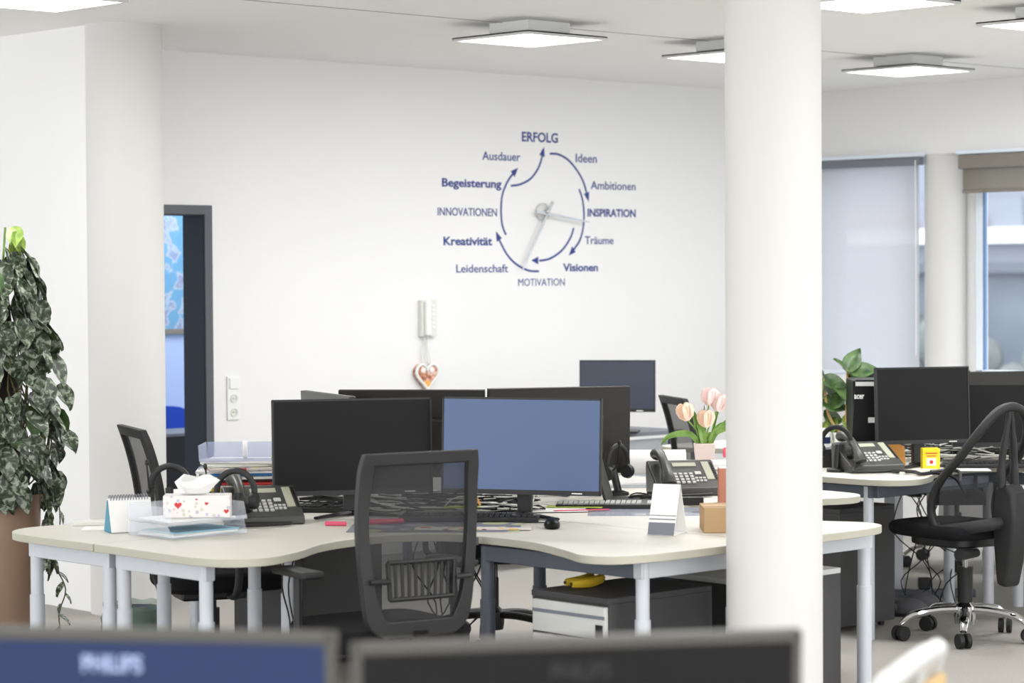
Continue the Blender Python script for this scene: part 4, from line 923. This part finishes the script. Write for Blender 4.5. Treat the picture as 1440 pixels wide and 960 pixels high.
obj('front_bezel', MB().prism([(-.095, 0), (.09, 0), (.09, .405), (-.07, .405)], 0, .02, frameT((0, -.19, 0), (1, 0, 0), (0, 0, 1))), M['screen'], tw, bevel=.003)
obj('top_strip', MB().b2((-.07, -.212, .375), (.088, -.209, .395)), M['alu'], tw)
text('logo', 'acer', 'paper', tw, frameT((-.052, -.2115, .315), (1, 0, 0), (0, 0, 1)), size=.04, bold=.001, width=.048)
obj('drive_slot', MB().b2((-.01, -.2115, .20), (.06, -.2102, .225)), M['alu'], tw)
bs = thing('stacking_box', 'low black box with a white cup left of the right phone', 'box', (9.19, 7.55, D), -43); obj('body', MB().b2((-.14, -.1, 0), (.12, .1, .085)), M['black'], bs, bevel=.004); obj('box_lid', MB().b2((-.142, -.102, .085), (.122, .102, .09)), M['slate'], bs)
cu = thing('mug', 'white mug with a blue print on the low black box', 'mug', (9.12, 7.57, D+.091)); obj('cup', MB().lathe([(.032, 0), (.036, .002), (.038, .09), (.034, .09), (.032, .01)], 24), M['white'], cu)
obj('mug_print', MB().lathe([(.0385, .02), (.0388, .05)], 24), M['bluegrey'], cu); obj('mug_handle', MB().tube(smoothline([(.036, 0, .02), (.06, 0, .03), (.06, 0, .06), (.037, 0, .07)], 4), .005, 6), M['white'], cu)

# leaf meshes (shared)
def leaf_mesh(name, L_, W_, m, droop=.15, fold=.12):
    prof = [(0, .02), (.06, .55), (.2, .92), (.38, 1.0), (.58, .84), (.78, .5), (.92, .2), (1, 0.01)]; vs = []
    for u, wv in prof:
        z = -droop*L_*u*u
        for s in (-1, -.5, 0, .5, 1): vs.append((s*wv*W_/2, u*L_-(.09*L_*abs(s) if u < .15 else 0), z+fold*W_*abs(s)))
    return MB().add(vs, [(i*5+j, i*5+j+1, i*5+6+j, i*5+5+j) for i in range(7) for j in range(4)]).mesh(name, M[m], True)
PL = [leaf_mesh('leaf', .088, .068, 'pothos', d, f) for d, f in ((.2, .12), (.35, .05), (.1, .2))]
PG = leaf_mesh('leaf', .095, .066, 'greenleaf', .25, .1); PY = leaf_mesh('leaf', .085, .06, 'limeleaf', .2, .1)
BL = [leaf_mesh('leaf', .13, .095, 'greenleaf', .2, .12), leaf_mesh('leaf', .13, .10, 'greenleaf', .05, .1)]
LL = leaf_mesh('leaf', .17, .15, 'limeleaf', .25, .1)
def put_leaf(par, me, p, az, pitch, roll=0, s=1, label=None):
    """leaf base at p, midrib towards azimuth az, pitched down by pitch (deg)"""
    o = bpy.data.objects.new('leaf', me); COL.objects.link(o); o.parent = par
    o.location = p; o.rotation_mode = 'ZYX'
    o.matrix_local = Matrix.Translation(p) @ Matrix.Rotation(R(az-90), 4, 'Z') @ Matrix.Rotation(R(-pitch), 4, 'X') @ Matrix.Rotation(R(roll), 4, 'Y') @ Matrix.Scale(s, 4)
    if label: o['label'] = label
    return o
PX, PY_ = 5.60, 9.14
pt = thing('potted_climber', 'tall leafy climber with silver-marbled leaves spilling over its planter at the left edge', 'plant', (PX, PY_, 0))
pl = thing('planter', 'tall bronze-brown planter under the leafy climber', 'planter', (PX, PY_, 0))
obj('planter_body', MB().lathe([(.145, 0), (.155, .02), (.178, .72), (.178, .735), (.165, .735), (.163, .70)], 48), M['planter'], pl)
obj('soil', MB().lathe([(.16, .69), (.02, .70)], 24), M['soil'], pl)
obj('moss_pole', MB().tube([(0, 0, .69), (0, 0, 1.1), (0, 0, 1.6)], [.11, .10, .05], 12), M['soil'], pt)
random.seed(21)
def prof_r(z):
    K = [(.25, .22), (.6, .22), (.74, .24), (.85, .27), (.98, .29), (1.15, .26), (1.35, .235), (1.5, .20), (1.62, .18), (1.72, .12), (1.86, .05)]
    for (a, ra), (b, rb) in zip(K, K[1:]):
        if a <= z <= b: return ra+(rb-ra)*(z-a)/(b-a)
    return .05
CAMAZ = math.degrees(math.atan2(-PY_, -PX))   # leaves are densest on the open side of the room
vine = MB()
for i in range(34):
    a = R(random.uniform(0, 360)); p = [(0.03*math.cos(a), .03*math.sin(a), random.uniform(1.0, 1.6))]
    z = p[0][2]
    for k in range(5):
        z -= random.uniform(.08, .2); rr = max(.16, prof_r(max(.25, z))*.75) ; a += random.uniform(-.2, .2); z = max(z, .78 if rr < .19 else .3)
        p.append((rr*math.cos(a), rr*math.sin(a), z))
    vine.tube(smoothline(p, 3), .0035, 5)
v_ = obj('vines', vine, M['stem'], pt); v_['kind'] = 'stuff'
cnt = 0; ga_ = 0
while cnt < 286:
    z = .73+(1.73-.73)*random.random()**1.05; ga_ += 137.5
    az = CAMAZ+random.gauss(0, 62); r_ = prof_r(z)*random.uniform(.6, 1.02)
    p = Vector((r_*math.cos(R(az)), r_*math.sin(R(az)), z+random.uniform(0, .05)))
    if cnt % 9 == 0: me = PG
    else: me = random.choice(PL)
    put_leaf(pt, me, p, az+random.uniform(-55, 55), random.uniform(35, 88), random.uniform(-35, 35), random.uniform(1.05, 1.6)); cnt += 1
for i in range(8):   # young pale leaves at the tip
    a = random.uniform(0, 360); put_leaf(pt, PY, Vector((.03*math.cos(R(a))+.04, .03*math.sin(R(a))-.04, 1.70+i*.022)), CAMAZ+random.uniform(-90, 90), random.uniform(20, 75), 0, random.uniform(.9, 1.3), 'young pale green leaf')
obj('tip_stem', MB().tube([(0, 0, 1.5), (.02, -.02, 1.68), (.03, -.03, 1.86)], .005, 6), M['tulipleaf'], pt)
# trailing strand on the right of the planter
sd = R0
tail = smoothline([tuple(sd*.24+U0*.80), tuple(sd*.26+U0*.62), tuple(sd*.235+U0*.45), tuple(sd*.28+U0*.33), tuple(sd*.25+U0*.22), tuple(sd*.27+U0*.10)], 5)
obj('trailing_vine', MB().tube(tail, .003, 5), M['stem'], pt)
for i, q in enumerate(tail[::2]):
    put_leaf(pt, random.choice(PL+[PG]), Vector(q), CAMAZ+(-60 if i % 2 else 70), random.uniform(30, 75), 0, random.uniform(.5, .85))
for i in range(16):
    z = random.uniform(.45, .74); az = CAMAZ+70+random.uniform(-18, 10); put_leaf(pt, random.choice(PL), Vector((.21*math.cos(R(az)), .21*math.sin(R(az)), z)), az+random.uniform(-50, 50), random.uniform(50, 88), 0, random.uniform(.7, 1))

p2 = thing('potted_plant', 'upright leafy plant on the right desk beside the tower computer', 'plant', (9.72, 7.93, D))
obj('pot', MB().lathe([(.055, 0), (.075, .12), (.07, .12), (.065, .10)], 28), M['white'], p2); obj('soil', MB().lathe([(.066, .09), (.01, .10)], 16), M['soil'], p2)
stems = [(-.105, .40), (.02, .43), (.045, .38)]
for sx, h in stems:
    o = R0*sx; obj('stem', MB().tube(smoothline([(0, 0, .09), tuple(o*.7+U0*.2), tuple(o+U0*h)], 5), .008, 8), M['beige'], p2)
def lf(sx, z, side, pitch, s=1, me=None):
    a = math.degrees(math.atan2(R0.y, R0.x))+(0 if side > 0 else 180)
    put_leaf(p2, me or BL[0], R0*sx+U0*z, a+random.uniform(-35, 35), pitch, side*random.uniform(38, 75), s)
for q in ((-.105, .38, 1, 10), (-.11, .40, -1, -10), (.02, .43, 1, -60), (.03, .40, -1, -50), (-.10, .36, 1, 35), (-.11, .24, -1, 30), (-.1, .2, 1, 10), (.02, .40, 1, 0), (.045, .42, 1, -10), (-.1, .30, -1, -20), (-.1, .28, 1, 20), (.0, .28, -1, 10), (.02, .27, 1, 10), (-.1, .34, -1, 40), (-.12, .16, -1, 20), (-.1, .1, -1, 60), (.03, .3, -1, -30)): lf(*q)
for q in ((-.03, .16, -1, 30, .9, LL), (.01, .15, 1, 40, .9, LL), (-.06, .15, 1, 70, .8, LL), (.02, .14, -1, 75, .9, LL), (-.1, .15, -1, 50, .9, LL), (.0, .17, 1, -10, .6, LL)): lf(*q)

# ---------------------------------------------------------------- floor-level things
def slipper(label, x, y, yaw):
    t = thing('slipper', label, 'slipper', (x, y, 0), yaw, 'grey felt slippers'); 
    obj('sole', MB().prism(smoothline([(-.045, -.13), (-.05, 0), (-.055, .09), (0, .145), (.055, .09), (.045, 0), (.045, -.13), (0, -.15)], 4, True), 0, .018), M['rubber'], t, bevel=.003)
    obj('upper', MB().ell((0, .055, .035), (.055, .09, .05), 16, 8), M['slipper'], t)
    obj('heel_rim', MB().tube(smoothline([(-.045, .0, .045), (-.045, -.09, .05), (0, -.14, .055), (.045, -.09, .05), (.045, 0, .045)], 5), .016, 8), M['slipper'], t)
    obj('insole', MB().ell((0, -.05, .03), (.036, .08, .014), 12, 6), M['slipperin'], t)
slipper('grey felt slipper nearest the dark pedestal', 9.50, 7.42, -150); slipper('grey felt slipper behind its pair, farther from the pedestal', 9.72, 7.52, -140)
ps = thing('power_strip', 'dark power strip with a black plug on the floor under the right desk', 'power strip', (10.15, 7.75, 0), -43)
obj('body', MB().b2((-.25, -.03, 0), (.25, .03, .04)), M['dleg'], ps, bevel=.006)
for i in range(5): obj('outlet', MB().lathe([(.019, 0), (.019, .002), (.015, .002)], 16, c=(-.19+i*.09, 0, .04)), M['black'], ps)
obj('plug', MB().b2((-.04, -.025, .042), (.02, .02, .10)), M['black'], ps, bevel=.005)
random.seed(5)
def hang(cx, cy, rx, n, z0, z1, label, m='rubber', rot=-43, r=.0032, sw_=.06):
    for i in range(n):
        u = random.uniform(-rx, rx); p = []
        x, y = cx+u*math.cos(R(rot)), cy+u*math.sin(R(rot))
        for k in range(6):
            f_ = k/5; p.append((x+random.uniform(-sw_, sw_)*math.sin(f_*math.pi), y+random.uniform(-sw_, sw_)*math.sin(f_*math.pi), z0+(z1-z0)*f_))
        tag(obj('hanging_cable', MB().tube(smoothline(p, 4), r, 5), M[m]), label, 'cable', label+' group')
hang(6.25, 6.95, .14, 9, .69, .0, 'black cable hanging under the near desks right of the front chair')
hang(5.45, 6.98, .07, 3, .69, .0, 'dark cable hanging left of the front mesh chair')
hang(9.78, 7.5, .20, 8, .60, .01, 'black cable hanging below the right desk behind the arched chair', sw_=.16)
ct = thing('cable_tray', 'black cable tray slung under the right desk edge', 'cable tray', (9.45, 7.0, 0), -43)
obj('trough', MB().b2((-.16, -.04, .565), (.10, .06, .625)), M['black'], ct, bevel=.003)
for x in (-.12, .06): obj('tray_hanger', MB().b2((x-.008, .0, .625), (x+.008, .01, .702)), M['black'], ct)
bn = thing('waste_bin', 'waste bin lined with a crinkled translucent green bag under the left desk', 'waste bin', (6.18, 9.0, 0), 0)
bn.scale = (1, 1, .78)
obj('bin_body', MB().lathe([(.10, 0), (.125, .27), (.12, .27), (.095, .01)], 32), M['dleg'], bn)
bg_ = MB(); vs = []; 
for k in range(6):
    for j in range(28):
        a = 2*math.pi*j/28; rr = .131+.008*math.sin(5*a+k)+.006*math.sin(11*a-k*2)+random.uniform(-.003, .003); vs.append((rr*math.cos(a), rr*math.sin(a), .10+.04*k+.008*math.sin(7*a)))
bg_.add(vs, [(k*28+j, k*28+(j+1) % 28, (k+1)*28+(j+1) % 28, (k+1)*28+j) for k in range(5) for j in range(28)])
obj('bin_liner', bg_, M['bag'], bn)
